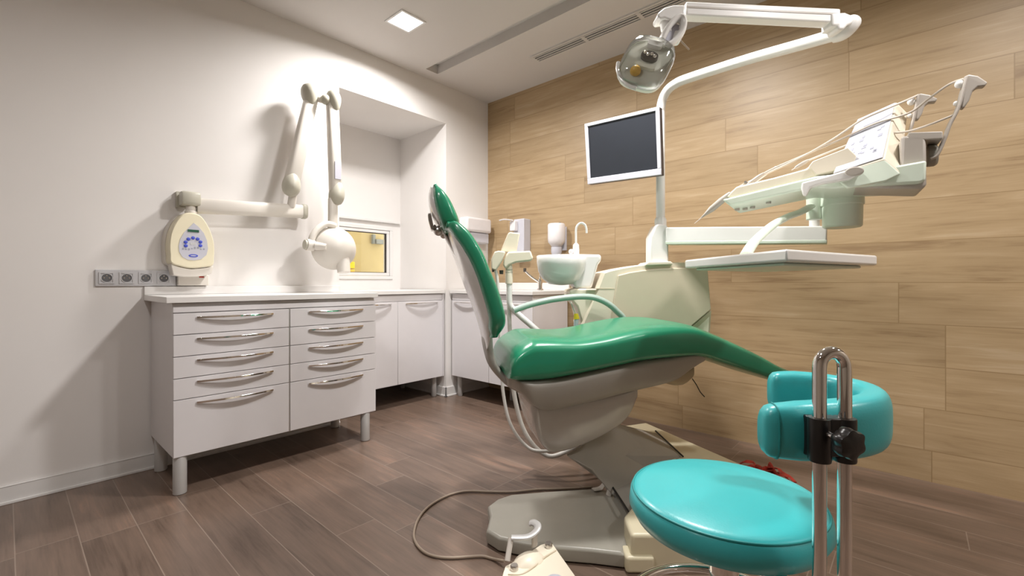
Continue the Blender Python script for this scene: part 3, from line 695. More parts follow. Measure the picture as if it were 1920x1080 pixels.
mb = MB(); mb.prism([L(a_, b__, 0.001) for a_, b__ in [(.375, 1.485), (.47, 1.485), (.47, 1.56), (.375, 1.56)]], (0, 0, 0.055)); mb.build('housing_foot', 'base_cream', chair, bevel=0.01)
mb = MB(); q0 = P(1131, 908, 1.96)
mb.tube(spline([P(1112, 918, 1.96), P(1126, 915, 1.97), P(1134, 906, 1.96), P(1142, 916, 1.95), P(1147, 926, 1.94)], 4), 0.010, 8, flat=(1.6, 0.25)); mb.tube([P(1134, 904, 1.95), P(1148, 914, 1.94)], 0.013, 8, flat=(1.4, 0.4))
mb.tube([P(1140, 930, 1.92), P(1146, 912, 1.93)], 0.010, 8, flat=(1.4, 0.4)); mb.build('cable_tie', 'hose_white', chair)

# ------------------------------------------------------------------ treatment unit behind the chair
unit = thing('treatment_unit', 'cream dental treatment unit cabinet with spittoon basin behind the green chair', 'dental unit', L(.72, 2.4, 0))
UD = 2.275
def up_(ps, D): return [P(u, v, D) for u, v in ps]
fr = [(1131,511),(1142,507),(1165,502),(1190,497.5),(1230,493),(1275,491),(1318,492),(1328,496),(1331,540),(1334.5,580),(1332,625),(1318,652),(1290,660),(1150,664),(1098,655),(1090,610),(1118,545)]
def xl(ps, dl, dd, dz=0): return [p + R3 * dl + V3 * dd + UP * dz for p in ps]
f0 = up_(fr, UD)
mb = MB(); c = sum(f0, Vector()) / len(f0)
def shr(ps, k, off): return [c + (p - c) * k + V3 * off for p in ps]
mb.loft([shr(f0, 0.965, 0.0), shr(f0, 1.0, 0.022), shr(f0, 1.0, 0.30), shr(f0, 0.96, 0.33)])
mb.build('body', 'unit_cream', unit, angle=30)
pn = [(1159,516.5),(1180,511),(1205,507),(1240,503.5),(1280,502),(1327,503.5),(1330,540),(1333.5,580),(1297,611),(1255,655),(1145,655),(1148,590),(1152,560)]
q1 = up_(pn, UD - 0.012)
mb = MB(); mb.prism(q1, V3 * 0.02); mb.build('front_panel', 'unit_panel', unit, bevel=0.004)
fc = [P(1333.5, 582, UD - 0.010), P(1331, 626, UD + 0.04), P(1316, 650, UD + 0.04), P(1255, 655, UD - 0.010), P(1297, 613, UD - 0.010)]
MB().prism(fc, V3 * 0.02).build('lower_facet', 'unit_panel', unit)
MB().prism(up_([(1100, 540.5), (1152, 540.5), (1152, 541.8), (1100, 541.8)], UD - 0.0015), V3 * 0.02).build('seam', 'unit_panel', unit)
# shoulder below the bowl
sh = [(1068,545),(1080,541),(1140,541),(1150,610),(1150,650),(1110,650),(1092,612),(1082,575),(1069,560)]
MB().prism(up_(sh, UD + 0.02), V3 * 0.26).build('shoulder', 'unit_cream', unit, bevel=0.010)
MB().prism([L(.375, UD + .08, .001), L(.50, UD + .08, .001), L(.50, UD + .26, .001), L(.375, UD + .26, .001)], (0, 0, 0.70)).build('support_column', 'unit_cream', unit, bevel=0.015)
# spittoon bowl
bd = 2.36
bc = P(1053, 480, bd); R_ = 0.130
tilt = (V3 * -0.10 + R3 * -0.02 + UP).normalized()
mb = MB(); mb.lathe([(0.03, -0.150), (0.07, -0.143), (0.105, -0.115), (0.124, -0.075), (0.130, -0.035), (0.131, 0.0), (0.127, 0.004), (0.122, 0.0), (0.115, -0.04), (0.08, -0.10), (0.02, -0.12)], bc, tilt, 44)
mb.build('bowl', 'porcelain', unit, angle=60)
bk = [(1072,476),(1128,477),(1128,489),(1122,496),(1117,515),(1110,541),(1078,541),(1076,531),(1060,520)]
MB().prism(up_(bk, bd - 0.05), V3 * 0.17).build('bowl_support', 'porcelain', unit, bevel=0.014)
bs = P(1080, 476, bd - 0.02)
MB().lathe([(0.017, -0.02), (0.0175, 0.02), (0.016, 0.045), (0.008, 0.055)], bs, UP, 24).build('spout_base', 'unit_white', unit)
gs = [P(u, v, bd - 0.02) for u, v in [(1080,462),(1080,445),(1080,432),(1082,424),(1087,419),(1092,418.5),(1097,422),(1099.5,429),(1100,437)]]
MB().tube(spline(gs, 5), 0.0058, 12).build('water_spout', 'unit_white', unit)
MB().ball(P(1071, 472, bd - 0.02), 0.014).build('rinse_knob', 'dispenser_white', unit)
# column
cd = 2.33
cb = [(1220,445),(1229,424),(1233,420),(1247,420),(1254,426),(1254,494),(1220,496)]
MB().prism(up_(cb, cd - 0.045), V3 * 0.09).build('column', 'unit_white', unit, bevel=0.008)
colb = [(1211,495),(1216,491),(1258,490),(1262,493),(1262,496),(1211,498)]
MB().prism(up_(colb, cd - 0.075), V3 * 0.15).build('column_foot', 'unit_cream', unit, bevel=0.006)
ct = P(1238.5, 420, cd)
MB().lathe([(0.030, -0.01), (0.030, 0.02), (0.025, 0.032)], ct, UP, 28).build('collar', 'unit_white', unit)

# ---- operating lamp on its post
lamp = thing('operating_lamp', 'white dental operating lamp with clear cover on a long two-part arm', 'lamp', ct)
pth = [(1238.5,418,2.33),(1238.5,330,2.33),(1238.5,225,2.33),(1239,203,2.325),(1243,185,2.31),(1252,169,2.28),(1267,157,2.24),(1290,147,2.19),(1400,112,1.98),(1500,84,1.80),(1566,65,1.69)]
MB().tube(spline([P(*p) for p in pth], 6), 0.0225, 20).build('post_arm', 'unit_white', lamp)
ED = 1.655
MB().tube(spline([P(1562, 67, 1.70), P(1580, 60, 1.675), P(1595, 46, ED), P(1600, 40, ED)], 4), [0.026 + 0.004 * math.sin(i * .26) for i in range(13)], 18).build('elbow_lower', 'unit_white', lamp)
eu = [(1560,24),(1585,22.5),(1596,27),(1602,33),(1600,43),(1590,47),(1583,55),(1572,55),(1571,48),(1560,48)]
MB().prism(up_(eu, ED - 0.03), V3 * 0.06).build('elbow_upper', 'unit_white', lamp, bevel=0.010)
A0 = P(1568, 35.5, ED); A1 = P(1282, 22, 1.63)
mb = MB(); d = (A1 - A0).normalized(); sd = d.cross(UP).normalized(); uv = sd.cross(d)
def recring(c_, hw, hh): return [c_ + sd * hw + uv * hh, c_ - sd * hw + uv * hh, c_ - sd * hw - uv * hh, c_ + sd * hw - uv * hh]
mb.loft([recring(A0, .022, .0255), recring(A1, .022, .0245)])
mb.build('spring_arm', 'unit_white', lamp, bevel=0.006)
for s_ in (1, -1):
    mb = MB(); o = uv * 0.0; mb.loft([recring(A0 + sd * (0.0222 * s_) + uv * 0.004, .0012, .003), recring(A1 + sd * (0.0222 * s_) + uv * 0.004, .0012, .003)]); mb.build('arm_groove', 'unit_grey', lamp)
hd = 1.62
cap = [(1285,9),(1262,9),(1246,14),(1234,24),(1233,30),(1237,35),(1246,33),(1258,37),(1285,36)]
MB().prism(up_(cap, hd - 0.030), V3 * 0.06).build('head_joint', 'unit_white', lamp, bevel=0.010)
MB().tube([P(1247, 30, hd), P(1250, 62, hd)], [0.024, 0.018], 18).build('swivel_stem', 'unit_white', lamp)
yk = [P(u, v, hd - 0.02) for u, v in [(1240,76),(1248,60),(1258,45),(1270,34),(1279,36),(1281,50),(1275,66),(1262,80),(1252,86)]]
MB().tube(spline(yk, 5), 0.0125, 14, flat=(1.7, 0.9)).build('yoke', 'unit_white', lamp)
MB().prism([P(u, v, hd - 0.012) for u, v in [(1246,74),(1254,56),(1268,44),(1275,46),(1272,60),(1262,74),(1252,80)]], V3 * 0.03).build('yoke_cover', 'panel_silver', lamp, bevel=0.004)
MB().tube([P(1270, 66, hd), P(1266, 80, hd - 0.01)], [0.020, 0.014], 14).build('yoke_lug', 'unit_white', lamp)
MB().tube([P(1276, 76, hd), P(1292, 93, hd - 0.02)], [0.0032, 0.0026], 8).build('switch_lever', 'cable_beige', lamp)
# lamp head: local frame, h = long axis of the head, w = across, n = direction it shines (down towards the patient side)
HC = P(1211, 121, 1.60)
hax = (P(1234, 78, 1.60) - P(1190, 166, 1.56)).normalized()
nax = (-V3 * 0.80 - R3 * 0.42 - UP * 0.42); nax = (nax - hax * nax.dot(hax)).normalized()
wax = hax.cross(nax).normalized()
def hring(hw, hh, off, e=3.4, n=40, ch=0.0): return [HC + hax * ch + wax * (sup(2 * math.pi * j / n, e)[0] * hw) + hax * (sup(2 * math.pi * j / n, e)[1] * hh) + nax * off for j in range(n)]
lh = MB(); lh.loft([hring(.03, .035, -.062), hring(.062, .075, -.050), hring(.080, .095, -.025), hring(.085, .101, .0)])
lh.loft([hring(.085, .101, .0), hring(.079, .095, .002), hring(.072, .088, -.018), hring(.055, .068, -.040), hring(.02, .03, -.048)], cap=True)
sh_ = lh.build('reflector', 'reflector', lamp, angle=60)
MB().loft([hring(.0865, .1025, -.004), hring(.0865, .1025, .004), hring(.0815, .0975, .004), hring(.0815, .0975, -.004)], closed=True).build('rim', 'unit_white', lamp)
MB().loft([hring(.085, .101, .004), hring(.083, .099, .022), hring(.070, .086, .040), hring(.045, .060, .046), hring(.006, .006, .047)], cap=False).build('clear_cover', 'clear_cover', lamp, angle=60)
mb = MB(); mb.loft([hring(.034, .052, .004, ch=0.0), hring(.036, .054, .012), hring(.034, .052, .018)]);
MB().loft([[HC + wax * (x_ * .030) + hax * (.030 + y_ * .020) + nax * o_ for x_, y_ in [sup(2 * math.pi * j / 24, 2.4) for j in range(24)]] for o_ in (-.03, .012)]).build('lamp_socket', 'lamp_dark', lamp)
for k in range(4):
    MB().ball(HC + wax * (-.018 + .012 * k) + hax * (.034 - .006 * (k % 2)) + nax * .016, 0.0065).build('bulb_pin', 'chrome', lamp)
MB().loft([[HC + wax * (.004 + x_ * .034) + hax * (-.005 + y_ * .008 - .01) + nax * o_ for x_, y_ in [sup(2 * math.pi * j / 24, 3) for j in range(24)]] for o_ in (-.03, .014)]).build('inner_shield', 'reflector', lamp)
MB().ball(HC - wax * .022 - hax * .042 + nax * .006, 0.019, (1, 1, 1)).build('amber_filter', 'amber_plastic', lamp)
MB().loft([[HC + hax * .078 + wax * (x_ * .026) + hax * (y_ * .010) + nax * o_ for x_, y_ in [sup(2 * math.pi * j / 20, 4) for j in range(20)]] for o_ in (.0, .02)]).build('cover_clip', 'unit_white', lamp)
MB().tube(spline([HC + wax * .088 * math.cos(q) * 1.08 + hax * .104 * math.sin(q) * 1.06 + nax * .006 for q in [math.radians(a_) for a_ in range(195, 276, 10)]], 3), 0.007, 10).build('grip', 'unit_white', lamp)

# ---- monitor
MT = [P(1097, 233, 2.47), P(1237, 200, 2.19), P(1241, 328, 2.19), P(1103, 346, 2.47)]
mdir = (MT[1] - MT[0]).normalized(); mup = (MT[0] - MT[3]).normalized(); mn = mup.cross(mdir).normalized()
if mn.dot(-V3) < 0: mn = -mn
mon = thing('monitor', 'flat screen monitor with silver frame and dark screen beside the lamp post', 'monitor', (MT[2] + MT[3]) / 2)
mb = MB(); mb.prism(MT, -mn * 0.030); mb.build('back_cover', 'monitor_back', mon, bevel=0.004)
def bil(a_, b__):
    t0 = MT[0] + (MT[1] - MT[0]) * a_; t1 = MT[3] + (MT[2] - MT[3]) * a_; return t0 + (t1 - t0) * b__
def strip(mb, a0, a1, b0, b1, o0, o1): mb.hexa([bil(a0, b0) + mn * o0, bil(a1, b0) + mn * o0, bil(a1, b1) + mn * o0, bil(a0, b1) + mn * o0], [bil(a0, b0) + mn * o1, bil(a1, b0) + mn * o1, bil(a1, b1) + mn * o1, bil(a0, b1) + mn * o1])
mb = MB(); strip(mb, 0, 1, 0, .052, 0, .008); strip(mb, 0, 1, .905, 1, 0, .008); strip(mb, 0, .045, .052, .905, 0, .008); strip(mb, .955, 1, .052, .905, 0, .008); mb.build('bezel', 'monitor_frame', mon, bevel=0.002)
mb = MB(); strip(mb, .045, .955, .052, .905, 0.0005, .003); mb.build('screen', 'screen_black', mon)
mc = bil(.80, .55); pc = P(1238.5, 270, 2.33)
MB().tube([mc - mn * 0.028, pc], 0.020, 14).build('bracket', 'unit_grey', mon)

# ---- swing beam carrying the instrument table
beam = thing('swing_arm', 'white horizontal swing arm between the column and the instrument table', 'support arm', P(1254, 442, 2.30))
B0 = P(1252, 443, 2.30); B1 = P(1551, 441, 1.92); d = (B1 - B0); d.z = 0; d.normalize(); sdv = d.cross(UP).normalized()
def br(c_, hw, hh): return [c_ + sdv * hw + UP * hh, c_ - sdv * hw + UP * hh, c_ - sdv * hw - UP * hh, c_ + sdv * hw - UP * hh]
MB().loft([br(B0, .040, .042), br(B1, .040, .0355)]).build('arm', 'unit_white', beam, bevel=0.006)
MB().loft([br(B0 - UP * .036, .042, .008), br(B1 - UP * .030, .042, .007)]).build('lower_edge', 'unit_green_cast', beam, bevel=0.003)
pv = P(1527, 426, 1.95)
MB().lathe([(0.020, -0.02), (0.020, 0.10)], Vector((pv.x, pv.y, pv.z)), UP, 24).build('pivot_rod', 'unit_white', beam)

# ---- instrument table (delivery head)
DF = Frame(-35.0, 0.0)
DF.d0 = (R3 * 0.84 + V3 * 1.78).dot(DF.s)
dt = thing('instrument_table', 'cream dental instrument table with keypad, reflected green painted on its lower parts, hanging from the swing arm', 'instrument table', P(1527, 390, 1.78))
def dpl(ps, s): return [DF.at(u, v, s) for u, v in ps]
E2 = DF.s
# tray-like lower body
near = dpl([(1354,374),(1530,330),(1640,318),(1738,300),(1736,338),(1726,343),(1600,350),(1560,354),(1525,352),(1368,386)], 0.0)
nb = len(near); cN = sum(near, Vector()) / nb
far = [p + E2 * 0.24 for p in near]
ins = lambda ps, k, off: [cN + off + (p - off - cN) * k + Vector((0, 0, 0)) for p in ps]
mb = MB(); mb.loft([near, far]); mb.build('body', 'unit_green_cast', dt, bevel=0.010)
# cream deck on top, in the left part, and its raised step
deck = dpl([(1362,369),(1380,350),(1450,333),(1512,316),(1520,308),(1560,300),(1590,284),(1605,300),(1600,316),(1530,332),(1370,371)], 0.015)
MB().prism(deck, E2 * 0.20).build('deck', 'unit_cream', dt, bevel=0.006)
step = dpl([(1516,312),(1524,302),(1590,276),(1606,292),(1600,312),(1530,328)], 0.003)
MB().prism(step, E2 * 0.012).build('deck_step', 'unit_cream', dt, bevel=0.003)
# keypad console
KA = DF.at(1560, 329, -0.02); KB = DF.at(1658, 298, -0.02); KC = P(1681, 191, (KB - EYE).dot(V3) + 0.13); KD = P(1608, 224, (KA - EYE).dot(V3) + 0.13)
kn = (KB - KA).cross(KD - KA).normalized()
if kn.dot(EYE - KA) < 0: kn = -kn
KC = EYE + ray(1681, 191) * ((KA - EYE).dot(kn) / ray(1681, 191).dot(kn))
mb = MB(); q_top = [KA, KB, KC, KD]
LB = [DF.at(1588, 351, 0.0), DF.at(1689, 325, 0.0), P(1702, 212, (KC - EYE).dot(V3) + 0.03), P(1640, 240, (KD - EYE).dot(V3) + 0.12)]
mb.hexa(q_top, LB); con = mb.build('console', 'unit_cream', dt, bevel=0.004)
kp = [KA + (KB - KA) * a_ + ((KD + (KC - KD) * a_) - (KA + (KB - KA) * a_)) * b__ + kn * 0.001 for a_, b__ in ((.02, .02), (.97, .02), (.97, .98), (.02, .98))]
MB().prism(kp, kn * 0.003).build('keypad', 'keypad', dt, bevel=0.0008)
def kq(a_, b__): return kp[0] + (kp[1] - kp[0]) * a_ + ((kp[3] + (kp[2] - kp[3]) * a_) - (kp[0] + (kp[1] - kp[0]) * a_)) * b__ + kn * 0.0031
rng = random.Random(4)
for k in range(17):
    a_ = 0.12 + rng.random() * 0.72; b__ = 0.10 + rng.random() * 0.55; w_ = 0.045 + rng.random() * 0.05; h_ = 0.02 + rng.random() * 0.035
    MB().prism([kq(a_, b__), kq(a_ + w_, b__), kq(a_ + w_, b__ + h_), kq(a_, b__ + h_)], kn * 0.0008).build('printed_symbol', 'print_grey', dt)
MB().prism([kq(.30, .735), kq(.68, .735), kq(.68, .765), kq(.30, .765)], kn * 0.0008).build('printed_line', 'print_grey', dt)
fl = [KA, KB, DF.at(1689, 325, -0.012), DF.at(1660, 338, -0.03), DF.at(1590, 352, -0.03)]
MB().prism([p - kn * 0.001 for p in fl], E2 * 0.03).build('console_lip', 'unit_green_cast', dt, bevel=0.004)
# pull handle and grey end knob
hb0 = [DF.at(u, v, -0.05) for u, v in [(1503,342),(1545,331),(1590,318),(1612,312),(1612,326),(1592,336),(1545,343),(1520,351),(1512,366),(1505,366),(1502,354)]]
MB().prism(hb0, E2 * 0.035).build('pull_handle', 'unit_white', dt, bevel=0.007)
kk = DF.at(1602, 321, -0.056)
MB().prism([kk + DF.f * (.026 * math.cos(q)) + UP * (.0155 * math.sin(q)) for q in [2 * math.pi * i / 28 for i in range(28)]], E2 * 0.02).build('handle_cap', 'unit_grey', dt, bevel=0.004)
# grey rear housing, top plate, drum
rh = dpl([(1690,255),(1737,250),(1738,345),(1732,354),(1600,352),(1596,343),(1686,334)], 0.02)
MB().prism(rh, E2 * 0.17).build('rear_housing', 'unit_grey', dt, bevel=0.010)
tpz = DF.at(1704, 248, 0.03); 
MB().prism([DF.at(1703, 248, 0.02), DF.at(1768, 246, 0.02), DF.at(1768, 260, 0.02), DF.at(1703, 263, 0.02)], E2 * 0.15).build('hose_plate', 'unit_grey', dt, bevel=0.003)
dk = DF.at(1738, 293, 0.10)
MB().lathe([(0.036, 0), (0.036, 0.018), (0.030, 0.026)], dk, DF.f, 28).build('end_knob', 'base_grey', dt, bevel=0.002)
dr = P(1579, 402, 1.80); zt = P(1579, 372, 1.80).z; zb = P(1579, 427, 1.80).z
MB().lathe([(0.060, 0), (0.066, 0.006), (0.068, (zt - zb) * 0.75), (0.072, (zt - zb) * 0.76), (0.072, zt - zb + 0.03)], Vector((dr.x, dr.y, zb)), UP, 40).build('drum', 'unit_green_cast', dt, bevel=0.002)
pz0 = P(1527, 412, 1.86); pz1 = P(1527, 376, 1.86)
MB().lathe([(0.029, 0), (0.029, pz1.z - pz0.z + 0.03)], pz0, UP, 28).build('pivot_socket', 'unit_green_cast', dt, bevel=0.003)
for u, v, s_ in ((1382, 392, .10), (1397, 391, .13), (1411, 388, .13), (1441, 379, .10)):
    p = DF.at(u, v, s_); MB().lathe([(0.009, 0), (0.010, 0.012), (0.008, 0.030)], Vector((p.x, p.y, p.z - 0.006)), UP, 14).build('foot_knob', 'unit_grey', dt)
mb = MB(); [mb.cyl(P(u, v, 1.86), P(u + 2, v + 9, 1.86), 0.006, n=8) for u, v in ((1546, 398), (1549, 408), (1551, 390))]; mb.build('cable_loops', 'hose_white', dt)

# hose whips on the rear of the table
def whip(top, w_base, lab, s0):
    (tu, tv), pts_ = top
    return
def whip_arm(path, s, label, hook):
    t = thing('hose_whip', label, 'instrument hose holder', DF.at(path[0][0], path[0][1], s), None)
    for off in (-0.013, 0.013):
        MB().tube(spline([DF.at(u, v, s) + DF.s * off for u, v in path], 6), 0.0055, 12, flat=(1.6, 0.9)).build('side_rail', 'unit_grey', t)
    hk = [DF.at(u, v, s) for u, v in hook]
    MB().prism([p - DF.s * 0.014 for p in hk], DF.s * 0.028).build('hook', 'unit_grey', t, bevel=0.004)
    return t
w1 = whip_arm([(1743,300),(1756,292),(1770,262),(1780,235),(1795,205),(1806,165),(1811,148)], 0.07, 'tall grey hose whip, rightmost and highest on the instrument table',
              [(1806,146),(1815,142),(1832,145),(1850,157),(1845,164),(1832,165),(1822,173),(1816,190),(1806,205),(1800,204),(1804,175)])
w2 = whip_arm([(1706,246),(1712,225),(1716,205),(1722,182)], 0.20, 'short grey hose whip directly behind the keypad console',
              [(1718,180),(1725,177),(1742,180),(1757,187),(1753,193),(1740,194),(1733,200),(1728,215),(1721,226),(1715,226),(1718,200)])
for wp, pr in ((w1, ((1799,158,.07),(1793,194,.07))), (w2, ((1709,191,.20),(1706,217,.20)))):
    for k, (u, v, s_) in enumerate(pr):
        MB().ball(DF.at(u, v, s_), 0.0125 if k == 0 else 0.008).build('roller', 'unit_white', wp)
def hose(path, r=0.0036, n=8): return MB().tube(spline([DF.at(u, v, s_) for u, v, s_ in path], 7), r, n)
# handpieces: thing with its own hose
def handpiece(label, tip, tail, body_r, hose_path, kind='straight'):
    a = DF.at(*tip); b_ = DF.at(*tail); d_ = b_ - a; t_ = thing('handpiece', label, 'dental handpiece', a, 'handpieces on the instrument table')
    MB().lathe([(0.0008, 0), (0.0016, 0.22 * d_.length)], a, d_, 10).build('bur', 'brushed_steel', t_)
    MB().lathe([(0.0030, .20 * d_.length), (0.0055, .30 * d_.length), (body_r, .48 * d_.length), (body_r * 1.05, .75 * d_.length), (body_r * .85, .9 * d_.length), (body_r * .6, d_.length)], a, d_, 18).build('body', 'unit_grey', t_)
    hose(hose_path).build('hose', 'hose_beige', t_)
    return t_
handpiece('long straight handpiece with pointed tip projecting left past the table edge', (1302,419,0.02), (1370,362,0.03), 0.0125,
          [(1369,363,.03),(1390,348,.05),(1430,329,.06),(1500,296,.08),(1560,262,.10),(1614,226,.12),(1660,205,.13),(1700,188,.16),(1722,178,.20)])
handpiece('short handpiece lying second from the left edge of the cream deck', (1392,353,0.04), (1432,325,0.06), 0.0075,
          [(1431,326,.06),(1452,315,.07),(1510,290,.09),(1575,262,.11),(1640,232,.12),(1704,212,.13),(1740,186,.11),(1780,158,.08),(1811,147,.07)])
handpiece('small handpiece resting in the middle of the cream deck', (1484,319,0.05), (1516,300,0.07), 0.0065,
          [(1515,301,.07),(1545,289,.09),(1600,268,.11),(1660,252,.11),(1704,246,.10),(1745,233,.08),(1792,214,.07)])
t = thing('syringe', 'small steel air-water syringe with T-shaped head on the cream deck', 'syringe', DF.at(1400, 348, .05))
MB().tube([DF.at(1396, 341, .05), DF.at(1411, 350, .05)], 0.0055, 10).build('head', 'brushed_steel', t)
MB().tube([DF.at(1404, 350, .05), DF.at(1455, 313, .09)], [0.0045, 0.0040], 10).build('stem', 'brushed_steel', t)

# curved arm + bracket tray
tray = thing('bracket_tray', 'white flat instrument tray on a curved green-tinted arm, below the instrument table', 'tray', P(1475, 497, 1.10))
T0 = P(1475, 473, 1.10); T1 = P(1284, 487, 1.66); T2 = P(1645, 475, 1.37)
zt_ = (T0.z + T1.z + T2.z) / 3
T0.z = T1.z = T2.z = zt_; T3 = T1 + T2 - T0
for tt in (T0, T1, T2, T3): tt.z = zt_
tn = -UP
mb = MB(); quad = [T0, T1, T3, T2]; th = 0.030
mb.prism(quad, (0, 0, -th)); mb.build('tray_body', 'unit_white', tray, bevel=0.006)
ctq = sum(quad, Vector()) / 4
mb = MB(); mb.prism([ctq + (p - ctq) * 0.86 - UP * (th + 0.0005) for p in quad], (0, 0, -0.008)); mb.build('underside', 'unit_green_cast', tray, bevel=0.004)
mb = MB()
aw = [P(*p) for p in [(1520,387,1.84),(1500,398,1.80),(1478,406,1.74),(1452,420,1.66),(1430,438,1.58),(1412,456,1.51),(1398,478,1.45)]]
mb.tube(spline(aw, 6), 0.0135, 14, flat=(1.4, 0.9)); mb.build('curved_arm', 'unit_green_cast', tray)

# ---- suction holder on its pole
sd_ = 2.34
su = thing('suction_holder', 'cream suction hose holder on a white bent pole behind the backrest', 'suction holder', P(1000, 612, sd_))
pole = [P(u, v, sd_) for u, v in [(954,508),(955,540),(955,560),(958,574),(975,592),(1003,616),(1040,650),(1085,690)]]
MB().tube(spline(pole, 6), 0.0155, 18).build('pole', 'unit_white', su)
MB().lathe([(0.0195, -0.055), (0.0195, 0.0), (0.0175, 0.035), (0.012, 0.05)], P(954.5, 512, sd_), UP, 24).build('collar', 'unit_cream', su)
for v_ in (506, 511): MB().lathe([(0.0202, 0), (0.0202, 0.002)], P(954.5, v_, sd_), UP, 24).build('ring', 'unit_grey', su)
hb_ = [(944,489),(948,479),(953,472),(995,470),(1000,484),(996,489),(968,492),(955,497),(948,504),(943,498)]
MB().prism(up_(hb_, sd_ - 0.03), V3 * 0.06).build('holder_block', 'unit_cream', su, bevel=0.008)
hl = [(921,486),(927,472),(935,470),(948,472),(942,488),(930,507),(921,504)]
MB().prism(up_(hl, sd_ - 0.05), V3 * 0.05).build('left_block', 'unit_cream', su, bevel=0.006)
pd = [(938,472),(952,438),(956,435),(975,437),(968,475)]
MB().prism(up_(pd, sd_ + 0.0), V3 * 0.03).build('paddle', 'unit_cream', su, bevel=0.006)
for u_, v_ in ((926, 506), (940, 510)): MB().lathe([(0.010, 0), (0.011, 0.02)], P(u_, v_ + 4, sd_), UP, 14).build('valve', 'lamp_dark', su)
h1 = [P(*p) for p in [(929,507,2.32),(933,530,2.32),(936,600,2.32),(940,680,2.30),(944,740,2.28),(957,795,2.26),(984,834,2.24),(1012,846,2.22),(1060,838,2.22),(1110,800,2.30)]]
MB().tube(spline(h1, 6), 0.0085, 12).build('hose', 'hose_white', su)
h2 = [P(*p) for p in [(954,562,2.36),(955,600,2.36),(957,640,2.36),(960,690,2.34),(966,750,2.32),(984,810,2.30),(1016,849,2.26),(1050,852,2.26),(1120,812,2.32)]]
MB().tube(spline(h2, 6), 0.0115, 12).build('hose', 'hose_white', su)
pg = thing('plug_connector', 'yellow-collared grey cable connector hanging under the basin shoulder', 'connector', P(1080, 606, 2.20))
MB().tube([P(1081, 597, 2.20), P(1079.5, 611, 2.20)], [0.012, 0.011], 14).build('body', 'dispenser_grey', pg)
MB().tube([P(1080, 588, 2.20), P(1081, 598, 2.20)], [0.010, 0.015], 14).build('collar', 'yellow_plastic', pg)
MB().tube(spline([P(1070, 566, 2.21), P(1075, 578, 2.20), P(1080, 589, 2.20)], 4), 0.004, 8).build('cable', 'hose_beige', pg)

# ------------------------------------------------------------------ stool in the foreground
SCX, SCD, SR, SZ = 0.404, 0.862, 0.173, 0.562
stool = thing('stool', 'turquoise upholstered stool with round seat, wrap-around backrest and chrome frame', 'stool', L(SCX, SCD, 0))
sc0 = L(SCX, SCD, 0)
MB().lathe([(0.02, SZ - 0.066), (SR - 0.030, SZ - 0.066), (SR - 0.010, SZ - 0.056), (SR + 0.002, SZ - 0.034), (SR - 0.001, SZ - 0.012), (SR - 0.010, SZ - 0.003), (SR - 0.020, SZ), (SR * 0.5, SZ + 0.006), (0.01, SZ + 0.008)], sc0, UP, 96).build('seat', 'turquoise_vinyl', stool, angle=80)
MB().tube([sc0 + Vector((math.cos(q), math.sin(q), 0)) * (SR - 0.006) + UP * (SZ - 0.006) for q in [2 * math.pi * i / 96 for i in range(96)]], 0.0022, 8, closed=True).build('piping', 'turquoise_seam', stool)
MB().lathe([(0.055, SZ - 0.085), (0.055, SZ - 0.068)], sc0, UP, 32).build('seat_plate', 'black_plastic', stool)
MB().lathe([(0.026, 0.06), (0.026, SZ - 0.085)], sc0, UP, 32).build('column', 'chrome', stool)
MB().lathe([(0.040, 0.055), (0.040, 0.12), (0.030, 0.13)], sc0, UP, 32).build('hub', 'chrome', stool)
ringz = 0.300
MB().tube([sc0 + Vector((math.cos(q), math.sin(q), 0)) * 0.185 + UP * ringz for q in [2 * math.pi * i / 64 for i in range(64)]], 0.0095, 14, closed=True).build('foot_ring', 'chrome', stool)
for k in range(4):
    q = math.radians(20 + 90 * k); dv = Vector((math.cos(q), math.sin(q), 0))
    MB().tube([sc0 + dv * 0.024 + UP * (ringz - 0.03), sc0 + dv * 0.18 + UP * ringz], 0.006, 10).build('ring_spoke', 'chrome', stool)
MB().lathe([(0.034, ringz - 0.05), (0.034, ringz - 0.01)], sc0, UP, 28).build('ring_clamp', 'black_plastic', stool)
for k in range(5):
    q = math.radians(54 + 72 * k); dv = Vector((math.cos(q), math.sin(q), 0))
    lg = MB().tube([sc0 + dv * 0.03 + UP * 0.085, sc0 + dv * 0.15 + UP * 0.078, sc0 + dv * 0.27 + UP * 0.062], [0.018, 0.015, 0.012], 12).build('base_leg', 'chrome', stool)
    cq = sc0 + dv * 0.262; pv2 = dv.cross(UP)
    MB().cyl(cq + UP * 0.026 - pv2 * 0.02, cq + UP * 0.026 + pv2 * 0.02, 0.025, n=20).build('castor', 'black_plastic', lg)
# chrome loop that carries the backrest
TD = 0.655
def tb(u, v, D=TD): return P(u, v, D)
lp_ = [tb(1536.5, 1100), tb(1536.5, 900), tb(1536.5, 690)]
r_u = 23.5
for k in range(1, 12):
    q = math.pi - math.pi * k / 12; lp_.append(tb(1560 + r_u * math.cos(q), 688 - 27 * math.sin(q)))
lp_ += [tb(1583.5, 690), tb(1583.5, 900), tb(1583.5, 1100)]
zb_ = 0.470
p_l = tb(1536.5, 1100); p_r = tb(1583.5, 1100)
def under(p):   # bend in under the seat towards the column
    inw = (Vector((sc0.x, sc0.y, 0)) - Vector((p.x, p.y, 0))).normalized()
    return [Vector((p.x, p.y, 0.488)), Vector((p.x, p.y, 0.474)) + inw * 0.012, Vector((p.x, p.y, 0.470)) + inw * 0.04, Vector((p.x, p.y, 0.470)) + inw * 0.16]
allp = list(reversed(under(p_l))) + lp_ + under(p_r)
MB().tube(allp, 0.0092, 20).build('back_tube', 'chrome', stool)
